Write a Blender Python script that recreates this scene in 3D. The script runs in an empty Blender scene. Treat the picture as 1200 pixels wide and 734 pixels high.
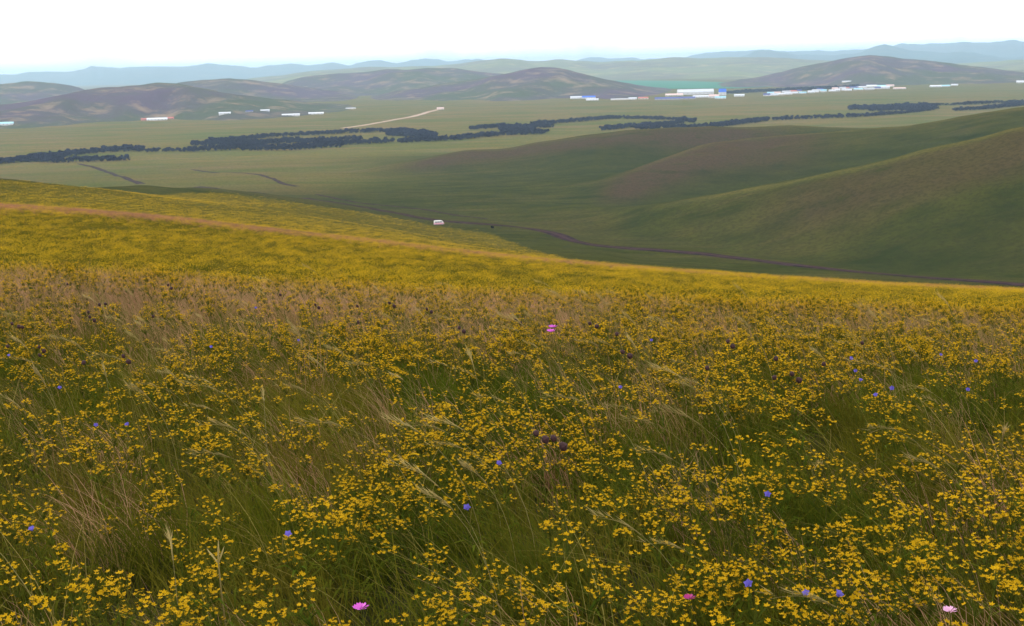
import bpy, math, random
import numpy as np
from mathutils import Vector, Matrix

rng = np.random.default_rng(11)
random.seed(11)
SC = bpy.context.scene
COL = SC.collection

# ------------------------------------------------------------------ camera
IW, IH, FPX = 1200.0, 734.0, 1448.0            # photograph size and focal length in its pixels
HOR_MID, HOR_SLOPE = 77.0, -0.025              # true horizon in the photograph
CAM = np.array([0.0, 0.0, 1.55])
theta = math.atan(-HOR_SLOPE)
pitch = math.atan((IH / 2 - HOR_MID) * math.cos(theta) / FPX)
Fv = np.array([0, math.cos(pitch), -math.sin(pitch)])
R0 = np.array([1.0, 0, 0])
U0 = np.cross(R0, Fv)
Rv = math.cos(theta) * R0 - math.sin(theta) * U0
Uv = math.cos(theta) * U0 + math.sin(theta) * R0
cam = bpy.data.cameras.new('camera')
cam.sensor_width = 36.0
cam.lens = 36.0 * FPX / IW
cam.clip_start = 0.05
cam.clip_end = 120000.0
camo = bpy.data.objects.new('camera', cam)
COL.objects.link(camo)
camo.matrix_world = Matrix(((Rv[0], Uv[0], -Fv[0], CAM[0]), (Rv[1], Uv[1], -Fv[1], CAM[1]),
                            (Rv[2], Uv[2], -Fv[2], CAM[2]), (0, 0, 0, 1)))
SC.camera = camo

# ------------------------------------------------------------------ sky, sun, exposure
SUN_EL, SUN_AZ = math.radians(30), math.radians(-48)   # ahead and to the left
w = bpy.data.worlds.new('World')
SC.world = w
w.use_nodes = True
nt = w.node_tree
nt.nodes.clear()
def N(tree, kind, **kw):
    n = tree.nodes.new(kind)
    for k, v in kw.items():
        setattr(n, k, v)
    return n
o_ = N(nt, 'ShaderNodeOutputWorld'); bg = N(nt, 'ShaderNodeBackground')
sky = N(nt, 'ShaderNodeTexSky'); sky.sky_type = 'NISHITA'; sky.sun_disc = False
sky.sun_elevation = SUN_EL; sky.sun_rotation = SUN_AZ % (2 * math.pi)
tc = N(nt, 'ShaderNodeTexCoord'); sep = N(nt, 'ShaderNodeSeparateXYZ')
mx = N(nt, 'ShaderNodeMath', operation='MAXIMUM'); mx.inputs[1].default_value = 0.03
dv = N(nt, 'ShaderNodeVectorMath', operation='DIVIDE'); cmb = N(nt, 'ShaderNodeCombineXYZ')
nz = N(nt, 'ShaderNodeTexNoise'); nz.inputs['Scale'].default_value = 0.16; nz.inputs['Detail'].default_value = 5
nz.inputs['Roughness'].default_value = 0.55
ramp = N(nt, 'ShaderNodeMapRange'); ramp.inputs['From Min'].default_value = 0.37; ramp.inputs['From Max'].default_value = 0.47
ramp.inputs['To Min'].default_value = 0.12; ramp.inputs['To Max'].default_value = 1.0
mixs = N(nt, 'ShaderNodeMix', data_type='RGBA')
nt.links.new(tc.outputs['Generated'], sep.inputs[0]); nt.links.new(sep.outputs['Z'], mx.inputs[0])
for i in range(3):
    nt.links.new(mx.outputs[0], cmb.inputs[i])
nt.links.new(tc.outputs['Generated'], dv.inputs[0]); nt.links.new(cmb.outputs[0], dv.inputs[1])
nt.links.new(dv.outputs[0], nz.inputs['Vector']); nt.links.new(nz.outputs['Fac'], ramp.inputs['Value'])
nt.links.new(ramp.outputs[0], mixs.inputs['Factor']); nt.links.new(sky.outputs[0], mixs.inputs['A'])
mixs.inputs['B'].default_value = (17.2, 17.2, 17.2, 1)          # lit cloud, in the sky texture's own units
nt.links.new(mixs.outputs['Result'], bg.inputs['Color']); bg.inputs['Strength'].default_value = 0.14
nt.links.new(bg.outputs[0], o_.inputs[0])

sun = bpy.data.lights.new('sun', 'SUN')
sun.energy = 3.0; sun.angle = math.radians(8); sun.color = (1.0, 0.90, 0.74)
suno = bpy.data.objects.new('sun', sun); COL.objects.link(suno)
sd = Vector((math.sin(SUN_AZ) * math.cos(SUN_EL), math.cos(SUN_AZ) * math.cos(SUN_EL), math.sin(SUN_EL)))
suno.rotation_euler = (-sd).to_track_quat('-Z', 'Y').to_euler(); suno.location = (0, 0, 60)

vs = SC.view_settings
vs.view_transform = 'Standard'; vs.look = 'None'; vs.exposure = -0.1; vs.gamma = 1.0
cy = SC.cycles
cy.max_bounces = 4; cy.diffuse_bounces = 2; cy.glossy_bounces = 1; cy.transmission_bounces = 3
cy.transparent_max_bounces = 8; cy.volume_bounces = 0; cy.use_denoising = True; cy.adaptive_threshold = 0.02

# ------------------------------------------------------------------ helpers
def pdir(x, y):
    """pixel -> azimuth and tangent of elevation"""
    d = Fv[None] + ((np.atleast_1d(x) - IW / 2) / FPX)[:, None] * Rv + ((IH / 2 - np.atleast_1d(y)) / FPX)[:, None] * Uv
    return np.arctan2(d[:, 0], d[:, 1]), d[:, 2] / np.hypot(d[:, 0], d[:, 1])

def _hash(ix, iy, s):
    h = (ix.astype(np.int64) * 374761393 + iy.astype(np.int64) * 668265263 + s * 1442695041) & 0x7fffffff
    h = ((h ^ (h >> 13)) * 1274126177) & 0x7fffffff
    return ((h ^ (h >> 16)) & 0xffff) / 65535.0
def vnoise(x, y, s=0):
    ix, iy = np.floor(x), np.floor(y)
    fx, fy = x - ix, y - iy
    fx = fx * fx * (3 - 2 * fx); fy = fy * fy * (3 - 2 * fy)
    a, b = _hash(ix, iy, s), _hash(ix + 1, iy, s)
    c, d = _hash(ix, iy + 1, s), _hash(ix + 1, iy + 1, s)
    return (a + (b - a) * fx) * (1 - fy) + (c + (d - c) * fx) * fy
def fbm(x, y, octv=4, s=0):
    t, a, n = 0, 1.0, 0
    for i in range(octv):
        t = t + a * (vnoise(x, y, s + i) * 2 - 1); n += a
        a *= 0.5; x = x * 2.03 + 17.1; y = y * 2.03 - 9.7
    return t / n
def smooth(a, b, x):
    t = np.clip((x - a) / (b - a), 0, 1)
    return t * t * (3 - 2 * t)

def pchip(x, y, q):
    h = np.diff(x); d = np.diff(y) / h
    m = np.zeros_like(y)
    w1 = 2 * h[1:] + h[:-1]; w2 = h[1:] + 2 * h[:-1]
    ok = d[:-1] * d[1:] > 0
    with np.errstate(divide='ignore', invalid='ignore'):
        m[1:-1] = np.where(ok, (w1 + w2) / (w1 / d[:-1] + w2 / d[1:]), 0)
    m[0], m[-1] = d[0], d[-1]
    k = np.clip(np.searchsorted(x, q) - 1, 0, len(h) - 1)
    t = (q - x[k]) / h[k]
    return ((1 + 2 * t) * (1 - t) ** 2) * y[k] + t * (1 - t) ** 2 * h[k] * m[k] + t * t * (3 - 2 * t) * y[k + 1] + t * t * (t - 1) * h[k] * m[k + 1]

def tag(o, label=None, cat=None, group=None, kind=None):
    for k, v in (('label', label), ('category', cat), ('group', group), ('kind', kind)):
        if v:
            o[k] = v
    return o
def mesh_np(name, V, F, mat=None, shade=True):
    """V (n,3) array, F (m,k) int array or list"""
    me = bpy.data.meshes.new(name)
    V = np.asarray(V, np.float32)
    if isinstance(F, np.ndarray):
        n, k = F.shape
        me.vertices.add(len(V)); me.vertices.foreach_set('co', V.ravel())
        me.loops.add(n * k); me.loops.foreach_set('vertex_index', F.astype(np.int32).ravel())
        me.polygons.add(n); me.polygons.foreach_set('loop_start', np.arange(0, n * k, k, dtype=np.int32))
        me.update(calc_edges=True)
    else:
        me.from_pydata([tuple(map(float, v)) for v in V], [], F)
    if shade:
        me.polygons.foreach_set('use_smooth', np.ones(len(me.polygons), bool))
    for m in (mat if isinstance(mat, (list, tuple)) else [mat]):
        if m:
            me.materials.append(m)
    return me
def link(name, me, parent=None, loc=None):
    o = bpy.data.objects.new(name, me); COL.objects.link(o)
    if parent: o.parent = parent
    if loc is not None: o.location = loc
    return o
def fattr(me, name, vals):
    a = me.attributes.new(name, 'FLOAT', 'POINT'); a.data.foreach_set('value', np.asarray(vals, np.float32).ravel())

# ------------------------------------------------------------------ materials
def newmat(name):
    m = bpy.data.materials.new(name); m.use_nodes = True
    t = m.node_tree; t.nodes.clear()
    return m, t, N(t, 'ShaderNodeOutputMaterial')
def mixc(t, fac, a, b):
    n = N(t, 'ShaderNodeMix', data_type='RGBA')
    for sock, v in (('Factor', fac), ('A', a), ('B', b)):
        if isinstance(v, (tuple, list)):
            n.inputs[sock].default_value = (*v, 1)
        elif isinstance(v, (int, float)):
            n.inputs[sock].default_value = v
        else:
            t.links.new(v, n.inputs[sock])
    return n.outputs['Result']
def noise(t, vec, scale, detail=4, rough=0.6):
    n = N(t, 'ShaderNodeTexNoise'); n.inputs['Scale'].default_value = scale
    n.inputs['Detail'].default_value = detail; n.inputs['Roughness'].default_value = rough
    t.links.new(vec, n.inputs['Vector'])
    return n.outputs['Fac']
def rmap(t, v, a, b, c=0.0, d=1.0):
    n = N(t, 'ShaderNodeMapRange')
    n.inputs['From Min'].default_value = a; n.inputs['From Max'].default_value = b
    n.inputs['To Min'].default_value = c; n.inputs['To Max'].default_value = d
    t.links.new(v, n.inputs['Value'])
    return n.outputs[0]
def mul(t, a, b):
    n = N(t, 'ShaderNodeMath', operation='MULTIPLY')
    for i, v in enumerate((a, b)):
        if isinstance(v, (int, float)): n.inputs[i].default_value = v
        else: t.links.new(v, n.inputs[i])
    return n.outputs[0]
def attr(t, name):
    return N(t, 'ShaderNodeAttribute', attribute_name=name).outputs['Fac']
def simple(name, col, rough=0.7, var=0.25, scale=3.0, trans=0.0, spec=0.3):
    m, t, out = newmat(name)
    g = N(t, 'ShaderNodeNewGeometry'); oi = N(t, 'ShaderNodeObjectInfo')
    f = noise(t, g.outputs['Position'], scale, 3)
    c = mixc(t, f, tuple(v * (1 - var) for v in col), tuple(min(1, v * (1 + var)) for v in col))
    c = mixc(t, rmap(t, oi.outputs['Random'], 0, 1, 0, var), c, tuple(v * 0.55 for v in col))
    p = N(t, 'ShaderNodeBsdfPrincipled'); p.inputs['Roughness'].default_value = rough
    p.inputs['Specular IOR Level'].default_value = spec
    t.links.new(c, p.inputs['Base Color'])
    if trans:
        tr = N(t, 'ShaderNodeBsdfTranslucent'); t.links.new(c, tr.inputs['Color'])
        ms = N(t, 'ShaderNodeMixShader'); ms.inputs[0].default_value = trans
        t.links.new(p.outputs[0], ms.inputs[1]); t.links.new(tr.outputs[0], ms.inputs[2]); t.links.new(ms.outputs[0], out.inputs[0])
    else:
        t.links.new(p.outputs[0], out.inputs[0])
    return m
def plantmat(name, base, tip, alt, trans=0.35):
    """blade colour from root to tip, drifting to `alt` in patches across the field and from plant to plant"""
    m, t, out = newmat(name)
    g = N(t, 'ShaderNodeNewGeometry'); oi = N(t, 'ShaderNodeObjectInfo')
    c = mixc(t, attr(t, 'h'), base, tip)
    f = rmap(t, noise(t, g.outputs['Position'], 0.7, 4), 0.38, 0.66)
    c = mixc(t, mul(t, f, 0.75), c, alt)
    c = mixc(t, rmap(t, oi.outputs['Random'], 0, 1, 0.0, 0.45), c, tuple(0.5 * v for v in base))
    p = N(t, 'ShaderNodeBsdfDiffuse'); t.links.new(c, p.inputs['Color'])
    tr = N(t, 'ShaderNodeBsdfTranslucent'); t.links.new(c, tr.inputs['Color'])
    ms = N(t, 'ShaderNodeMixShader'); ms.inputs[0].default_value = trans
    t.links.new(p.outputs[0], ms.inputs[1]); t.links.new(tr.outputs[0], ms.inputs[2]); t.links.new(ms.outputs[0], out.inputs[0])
    return m

M = {}
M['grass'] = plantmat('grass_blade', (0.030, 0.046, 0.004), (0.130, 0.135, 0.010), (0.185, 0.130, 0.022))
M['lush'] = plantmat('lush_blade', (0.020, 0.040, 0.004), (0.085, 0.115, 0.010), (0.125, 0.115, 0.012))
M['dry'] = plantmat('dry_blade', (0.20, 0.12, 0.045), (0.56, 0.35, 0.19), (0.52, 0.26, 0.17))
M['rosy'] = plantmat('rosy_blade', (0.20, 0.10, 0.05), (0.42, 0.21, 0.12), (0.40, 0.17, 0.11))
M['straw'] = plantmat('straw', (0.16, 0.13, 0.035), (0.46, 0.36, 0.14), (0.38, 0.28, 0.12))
M['petal_yellow'] = simple('petal_yellow', (0.47, 0.275, 0.005), 0.8, 0.3, 2.0, 0.3, 0.05)
M['petal_yellow_far'] = simple('petal_yellow_far', (0.47, 0.295, 0.005), 0.8, 0.35, 0.12, 0.25, 0.05)
M['stem'] = simple('stem_green', (0.070, 0.085, 0.012), 0.8, 0.3, 2.0, 0.2, 0.0)
M['bell'] = simple('petal_violet_blue', (0.14, 0.11, 0.47), 0.6, 0.25, 2.0, 0.3)
M['magenta'] = simple('petal_magenta', (0.62, 0.10, 0.55), 0.6, 0.2, 2.0, 0.3)
M['palepink'] = simple('petal_pale_pink', (0.72, 0.38, 0.58), 0.6, 0.2, 2.0, 0.3)
M['crimson'] = simple('petal_crimson', (0.34, 0.02, 0.16), 0.6, 0.2, 2.0, 0.3)
M['seed'] = simple('seedhead_dark', (0.035, 0.012, 0.012), 0.8, 0.3, 4.0)

def groundmat():
    m, t, out = newmat('steppe_ground')
    g = N(t, 'ShaderNodeNewGeometry'); P = g.outputs['Position']
    big = noise(t, P, 0.006, 6); mid = noise(t, P, 0.045, 7, 0.65); fine = noise(t, P, 0.5, 8, 0.7)
    c = mixc(t, rmap(t, mid, 0.35, 0.65), (0.021, 0.030, 0.006), (0.050, 0.052, 0.010))     # hill turf
    c = mixc(t, rmap(t, big, 0.48, 0.66, 0, 0.6), c, (0.072, 0.056, 0.016))
    pl = mixc(t, rmap(t, big, 0.38, 0.62), (0.090, 0.100, 0.018), (0.150, 0.110, 0.030))    # valley plain
    pl = mixc(t, rmap(t, mid, 0.4, 0.7, 0, 0.6), pl, (0.085, 0.09, 0.025))
    mp = N(t, 'ShaderNodeMapping'); mp.inputs['Rotation'].default_value = (0, 0, 0.5); mp.inputs['Scale'].default_value = (0.012, 0.075, 0.05)
    t.links.new(P, mp.inputs[0]); stk = noise(t, mp.outputs[0], 1.0, 8, 0.7)
    c = mixc(t, rmap(t, stk, 0.50, 0.70, 0, 0.7), c, (0.078, 0.060, 0.022))                # dry streaks running down the slopes
    c = mixc(t, rmap(t, stk, 0.30, 0.46, 0.7, 0), c, (0.020, 0.027, 0.008))
    mp2 = N(t, 'ShaderNodeMapping'); mp2.inputs['Rotation'].default_value = (0, 0, -0.15); mp2.inputs['Scale'].default_value = (0.0035, 0.020, 0.02)
    t.links.new(P, mp2.inputs[0]); st2 = noise(t, mp2.outputs[0], 1.0, 8, 0.65)
    pl = mixc(t, rmap(t, st2, 0.50, 0.66, 0, 0.8), pl, (0.175, 0.115, 0.055))               # grazed and mown strips
    pl = mixc(t, rmap(t, st2, 0.34, 0.48, 0.75, 0), pl, (0.062, 0.085, 0.016))
    c = mixc(t, mul(t, attr(t, 'hollow_shade'), 0.8), c, mixc(t, rmap(t, mid, 0.35, 0.65), (0.016, 0.025, 0.006), (0.034, 0.040, 0.008)))  # lush turf of the dips, darkened to paint in shade behind the spurs
    c = mixc(t, mul(t, attr(t, 'crest'), 0.55), c, mixc(t, mid, (0.10, 0.10, 0.022), (0.13, 0.10, 0.035)))  # drier crest turf, lightened to paint in the sunlit spur edges
    c = mixc(t, attr(t, 'plain'), c, pl)
    br = mixc(t, rmap(t, mid, 0.35, 0.65), (0.066, 0.036, 0.031), (0.050, 0.036, 0.018))    # brown scrub faces
    c = mixc(t, mul(t, attr(t, 'brown'), rmap(t, mid, 0.3, 0.55)), c, br)
    ye = mixc(t, rmap(t, mid, 0.35, 0.65), (0.16, 0.115, 0.006), (0.085, 0.075, 0.009))      # flowering meadow
    c = mixc(t, mul(t, attr(t, 'yellow'), rmap(t, fine, 0.25, 0.5, 0.55, 1.0)), c, ye)
    c = mixc(t, attr(t, 'pink'), c, mixc(t, fine, (0.24, 0.12, 0.065), (0.19, 0.12, 0.045)))
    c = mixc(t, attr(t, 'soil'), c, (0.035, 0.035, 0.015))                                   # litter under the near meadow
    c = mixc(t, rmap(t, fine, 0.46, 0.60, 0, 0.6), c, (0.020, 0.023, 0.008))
    b = N(t, 'ShaderNodeBump'); b.inputs['Strength'].default_value = 0.8; b.inputs['Distance'].default_value = 0.9
    t.links.new(fine, b.inputs['Height'])
    b2 = N(t, 'ShaderNodeBump'); b2.inputs['Strength'].default_value = 0.5; b2.inputs['Distance'].default_value = 4.0
    t.links.new(mid, b2.inputs['Height']); t.links.new(b.outputs[0], b2.inputs['Normal'])
    d = N(t, 'ShaderNodeBsdfDiffuse'); t.links.new(c, d.inputs['Color']); t.links.new(b2.outputs[0], d.inputs['Normal'])
    t.links.new(d.outputs[0], out.inputs[0])
    return m
M['ground'] = groundmat()
def hillmat(name, c1, c2, c3, s=1.0):
    m, t, out = newmat(name)
    g = N(t, 'ShaderNodeNewGeometry'); P = g.outputs['Position']
    big = noise(t, P, 0.0022 * s, 6, 0.6); mid = noise(t, P, 0.012 * s, 7, 0.65)
    c = mixc(t, rmap(t, big, 0.40, 0.60), c1, c2)
    c = mixc(t, rmap(t, mid, 0.52, 0.68, 0, 0.85), c, c3)
    bp = N(t, 'ShaderNodeBump'); bp.inputs['Strength'].default_value = 0.6; bp.inputs['Distance'].default_value = 18.0
    t.links.new(mid, bp.inputs['Height'])
    d = N(t, 'ShaderNodeBsdfDiffuse'); t.links.new(c, d.inputs['Color']); t.links.new(bp.outputs[0], d.inputs['Normal'])
    t.links.new(d.outputs[0], out.inputs[0])
    return m
M['hill'] = hillmat('hill_turf', (0.052, 0.062, 0.032), (0.070, 0.048, 0.070), (0.21, 0.15, 0.10))
M['hill_pale'] = hillmat('hill_pale', (0.13, 0.15, 0.06), (0.10, 0.09, 0.06), (0.24, 0.21, 0.09), 0.6)
M['mountain'] = hillmat('mountain', (0.05, 0.10, 0.09), (0.06, 0.09, 0.08), (0.11, 0.13, 0.10), 0.3)

# ------------------------------------------------------------------ terrain: feature lines seen in the photograph
# each row is (photo x, distance in metres, v): v > 0 is the photo y where the line is seen, v < 0 its height in metres
yv = lambda x: np.interp(x, [0, 300, 600, 900, 1200], [320, 332, 345, 357, 368])            # top of the plants on the near brow
yc2 = lambda x: np.interp(x, [0, 150, 300, 450, 600, 750, 900, 1050, 1200], [235, 246, 262, 279, 297, 310, 321, 329, 336])
XS = [0, 150, 300, 450, 600, 750, 900, 1050, 1200]
FEATS = {
 'C1': [(x, 14, yv(x) + 38) for x in XS],
 'D1': [(x, 27, yv(x) + 28) for x in XS],
 'S2': [(x, 50, yv(x) + 8) for x in XS],
 'S2b': [(x, 95, yv(x) * .45 + yc2(x) * .55 + 3) for x in XS],
 'C2': [(x, 165, yc2(x) + 6) for x in XS],
 'D2': [(x, 215, yc2(x) + 13) for x in XS],
 'S3': [(0, 275, 235), (150, 290, 245), (300, 300, 261), (450, 315, 279), (600, 330, 299), (750, 320, 314), (900, 310, 328), (1050, 300, 338), (1200, 290, 346)],
 'C3': [(0, 350, 209), (75, 390, 218), (150, 440, 222), (250, 545, 228), (350, 560, 239), (450, 570, 255), (515, 565, 268), (600, 530, 277), (750, 460, 299), (900, 410, 316), (1200, 350, 342)],
 'T': [(0, 800, -74), (150, 800, -74), (250, 750, 222), (350, 700, 232), (450, 650, 248), (515, 615, 259), (600, 575, 266), (700, 520, 287), (800, 485, 295), (900, 450, 306), (1000, 425, 318), (1100, 400, 326), (1200, 385, 333)],
 'V': [(0, 880, -80), (300, 830, -79), (450, 745, -79), (600, 645, -78), (750, 560, -77), (900, 500, -75.5), (1050, 455, -73), (1200, 430, -68)],
 'B': [(0, 990, -84), (300, 930, -82), (450, 840, -81), (600, 725, -79), (700, 650, 251), (775, 615, 242), (850, 607, 228), (883, 605, 221), (933, 600, 213), (1000, 600, 202), (1067, 600, 183), (1125, 600, 169), (1200, 600, 151)],
 'BD': [(0, 1070, -86), (300, 1000, -83), (450, 910, -82.5), (600, 805, -80.5), (700, 735, -79.5), (775, 725, -79), (900, 730, -78.5), (1050, 735, -75), (1200, 735, -66)],
 'C': [(0, 1150, -89), (300, 1085, -86), (450, 1005, -85), (600, 905, -83), (700, 820, 217), (733, 860, 203), (767, 905, 190), (800, 945, 178), (817, 960, 172), (850, 985, 164), (900, 1000, 161), (1000, 1000, 154), (1067, 1000, 147), (1133, 1000, 135), (1200, 1000, 122)],
 'CD': [(0, 1220, -91), (300, 1150, -88), (450, 1080, -87), (600, 1000, -85), (700, 930, -81), (733, 970, -81), (800, 1045, -80), (900, 1080, -80), (1067, 1085, -76), (1200, 1095, -62)],
 'D': [(0, 1290, -94), (300, 1210, -91.5), (400, 1120, -91), (433, 1130, 200), (500, 1160, 187), (550, 1180, 175), (583, 1180, 177), (633, 1180, 167), (700, 1180, 157), (733, 1180, 153), (800, 1180, 151), (900, 1185, 148), (1000, 1190, 150), (1067, 1200, 152), (1200, 1230, -66)],
 'DD': [(0, 1390, -96), (600, 1340, -94), (900, 1360, -92), (1200, 1380, -88)],
}
naz = 560
AZ_IN = np.radians(np.linspace(-33, 33, naz))
AZ_OUT = np.radians(np.concatenate([np.linspace(-180, -34.5, 60), np.degrees(AZ_IN), np.linspace(34.5, 177, 58)]))
def gsm(a, s):
    k = np.exp(-0.5 * (np.arange(-4 * s, 4 * s + 1) / s) ** 2); k /= k.sum()
    return np.convolve(np.pad(a, 4 * s, mode='edge'), k, mode='valid')
rows_r, rows_z = [], []
FR = {}
def add_row(name, r, z):
    rows_r.append(r); rows_z.append(z); FR[name] = r
one = np.ones(naz)
add_row('n0', 0.3 * one, 0 * one); add_row('n1', 2.5 * one, -0.16 * one); add_row('n2', 6 * one, -0.46 * one)
for name, pts in FEATS.items():
    az, rr, zz = [], [], []
    for (x, r, v) in pts:
        a, tt = pdir(x, v if v > 0 else 200)
        az.append(a[0]); rr.append(r); zz.append(CAM[2] + r * tt[0] if v > 0 else v)
    s = 5 if name in ('T', 'B', 'C', 'D') else 9
    add_row(name, gsm(np.interp(AZ_IN, az, rr), s), gsm(np.interp(AZ_IN, az, zz), s))
for name, r, z in (('P1', 1560, -97), ('P2', 3000, -97.5), ('P3', 46000, -98)):
    add_row(name, r * one, z * one)
FRr = np.array(rows_r); FRz = np.array(rows_z)
# keep the rows ordered in distance
for k in range(1, len(FRr)):
    FRr[k] = np.maximum(FRr[k], FRr[k - 1] * 1.02)
RAD = np.concatenate([np.geomspace(0.3, 14, 60, endpoint=False), np.geomspace(14, 150, 110, endpoint=False),
                      np.linspace(150, 1400, 330, endpoint=False), np.geomspace(1400, 6000, 90, endpoint=False), np.geomspace(6000, 45000, 18)])
Zin = np.empty((naz, len(RAD)))
for i in range(naz):
    Zin[i] = pchip(np.log(FRr[:, i]), FRz[:, i], np.log(RAD))
lo = np.repeat(Zin[:1], 60, 0); hi = np.repeat(Zin[-1:], 58, 0)
# away from the photograph's field of view the brow and valley go on, easing from one edge's profile to the other's
f = smooth(0, 1, np.linspace(0.5, 0, 60))[:, None]; lo = lo * (1 - f) + hi[:1] * f
f = smooth(0, 1, np.linspace(0, 0.5, 58))[:, None]; hi = hi * (1 - f) + Zin[:1] * f
ZG = np.concatenate([lo, Zin, hi], 0)
AX = np.sin(AZ_OUT)[:, None] * RAD[None]; AY = np.cos(AZ_OUT)[:, None] * RAD[None]
RR = np.repeat(RAD[None], len(AZ_OUT), 0)
amp = 0.035 * smooth(1, 6, RR) + 0.10 * smooth(10, 60, RR) + 0.5 * smooth(120, 400, RR)
hills_zone = smooth(380, 520, RR) * (1 - smooth(1300, 1500, RR))
ZG += amp * fbm(AX / (1.5 + 0.05 * RR.clip(0, 500)), AY / (1.5 + 0.05 * RR.clip(0, 500)), 3, 5) * 0.6
slope_h = np.clip((ZG + 80) / 30, 0, 1)
ZG += hills_zone * slope_h * (4.5 * fbm(AX / 80 + 3, AY / 140, 4, 21))
ZG += smooth(1500, 2200, RR) * 1.0 * fbm(AX / 300, AY / 300, 3, 31)
LR = np.log(RAD)
AZW = np.concatenate([AZ_OUT, [AZ_OUT[0] + 2 * math.pi]])
ZW = np.concatenate([ZG, ZG[:1]], 0)
def gz(x, y):
    x = np.atleast_1d(x).astype(float); y = np.atleast_1d(y).astype(float)
    a = np.arctan2(x, y); r = np.log(np.clip(np.hypot(x, y), RAD[0], RAD[-1] * .999))
    i = np.clip(np.searchsorted(AZW, a, 'right') - 1, 0, len(AZW) - 2); j = np.clip(np.searchsorted(LR, r, 'right') - 1, 0, len(LR) - 2)
    u = (a - AZW[i]) / (AZW[i + 1] - AZW[i])
    er = np.exp(r); v = (er - RAD[j]) / (RAD[j + 1] - RAD[j])
    return (ZW[i, j] * (1 - u) + ZW[i + 1, j] * u) * (1 - v) + (ZW[i, j + 1] * (1 - u) + ZW[i + 1, j + 1] * u) * v
def hit(px, py, h=0.0, rmin=1.5, rmax=20000):
    """first point of the ground (raised by h) that the pixel's ray meets"""
    a, t = pdir(px, py)
    rs = np.geomspace(rmin, rmax, 6000)
    x, y = np.sin(a[0]) * rs, np.cos(a[0]) * rs
    z = CAM[2] + rs * t[0]
    below = np.nonzero(z < gz(x, y) + h)[0]
    k = below[0] if len(below) else len(rs) - 1
    return np.array([x[k], y[k], gz(x[k], y[k])[0]])

# ground sheet
na, nr = ZG.shape
V = np.stack([AX, AY, ZG], -1).reshape(-1, 3)
ii, jj = np.meshgrid(np.arange(na), np.arange(nr - 1), indexing='ij')
i2 = (ii + 1) % na
Fq = np.stack([ii * nr + jj, ii * nr + jj + 1, i2 * nr + jj + 1, i2 * nr + jj], -1).reshape(-1, 4)
V = np.concatenate([V, [[0, 0, ZG[:, 0].mean()]]])
me = mesh_np('ground', V, Fq[:, ::-1].copy(), M['ground'])
def rowof(name):
    r = FR[name]
    return np.concatenate([np.full(60, r[0]), r, np.full(58, r[-1])])[:, None]
c2, c3, tr_, b_, bd_, c_, d_ = (rowof(k) for k in ('C2', 'C3', 'T', 'B', 'BD', 'C', 'D'))
xpix = 600 + FPX * np.tan(np.clip(AZ_OUT, -1.2, 1.2))[:, None]          # rough photo column
right = smooth(560, 760, xpix)
wob = fbm(AX / 40, AY / 40, 4, 77)
edge3 = c3 * (1 - right) + (c2 * 1.02) * right
yel = 1 - smooth(edge3 * 0.985, edge3 * 1.02, RR * (1 + 0.02 * wob))
yel *= np.where(RR > c2, 0.85 - 0.25 * (wob > 0.15), 1.0)
pink = np.exp(-((RR - c2 * 0.97) / 12.0) ** 2) * 0.8 * smooth(-0.5, 0.1, wob)
brown = np.exp(-((RR / c_ - 0.93) / 0.07) ** 2) * smooth(680, 760, xpix) * (1 - smooth(900, 1000, xpix))
brown += 0.9 * np.exp(-((RR / d_ - 0.96) / 0.035) ** 2) * smooth(430, 530, xpix) * (1 - smooth(860, 960, xpix))
brown += 0.45 * smooth(0.86, 0.9, RR / b_) * (1 - smooth(0.965, 0.985, RR / b_)) * smooth(860, 1010, xpix)
brown = np.clip(brown * (1.25 + 0.9 * fbm(AX / 60, AY / 60, 4, 41)), 0, 1)
plain = smooth(1320, 1520, RR) + 0.75 * smooth(800, 1000, RR) * (1 - smooth(350, 560, xpix)) * (1 - smooth(1320, 1520, RR))
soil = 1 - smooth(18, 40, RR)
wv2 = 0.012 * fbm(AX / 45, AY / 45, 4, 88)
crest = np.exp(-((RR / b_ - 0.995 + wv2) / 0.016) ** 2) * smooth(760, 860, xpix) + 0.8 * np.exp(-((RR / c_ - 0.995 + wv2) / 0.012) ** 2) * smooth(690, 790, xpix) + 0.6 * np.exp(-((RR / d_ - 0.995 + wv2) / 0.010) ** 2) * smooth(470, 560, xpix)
crest = np.clip(crest, 0, 1)  # dry spur tops, also carrying the painted sunlit rim
hollow_shade = smooth(1.03, 1.1, RR / b_ + wv2) * (1 - smooth(0.86, 0.95, RR / c_ + wv2)) * smooth(640, 760, xpix) + 0.8 * smooth(1.02, 1.06, RR / c_) * (1 - smooth(0.93, 0.975, RR / d_ + wv2)) * smooth(560, 700, xpix)
hollow_shade += 0.7 * smooth(1.02, 1.10, RR / tr_) * (1 - smooth(0.80, 0.9, RR / b_ + 3 * wv2)) * smooth(700, 1000, xpix)
hollow_shade = np.clip(hollow_shade, 0, 1)  # lush dips and near-facing slopes, also carrying painted shade
for nme, vals in (('yellow', yel), ('pink', pink), ('brown', brown), ('plain', plain), ('soil', soil), ('crest', crest), ('hollow_shade', hollow_shade)):
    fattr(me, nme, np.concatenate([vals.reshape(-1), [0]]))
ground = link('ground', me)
tag(ground, 'rolling steppe ground running down from the flowery meadow to the wide valley plain', 'ground', kind='structure')

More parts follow.
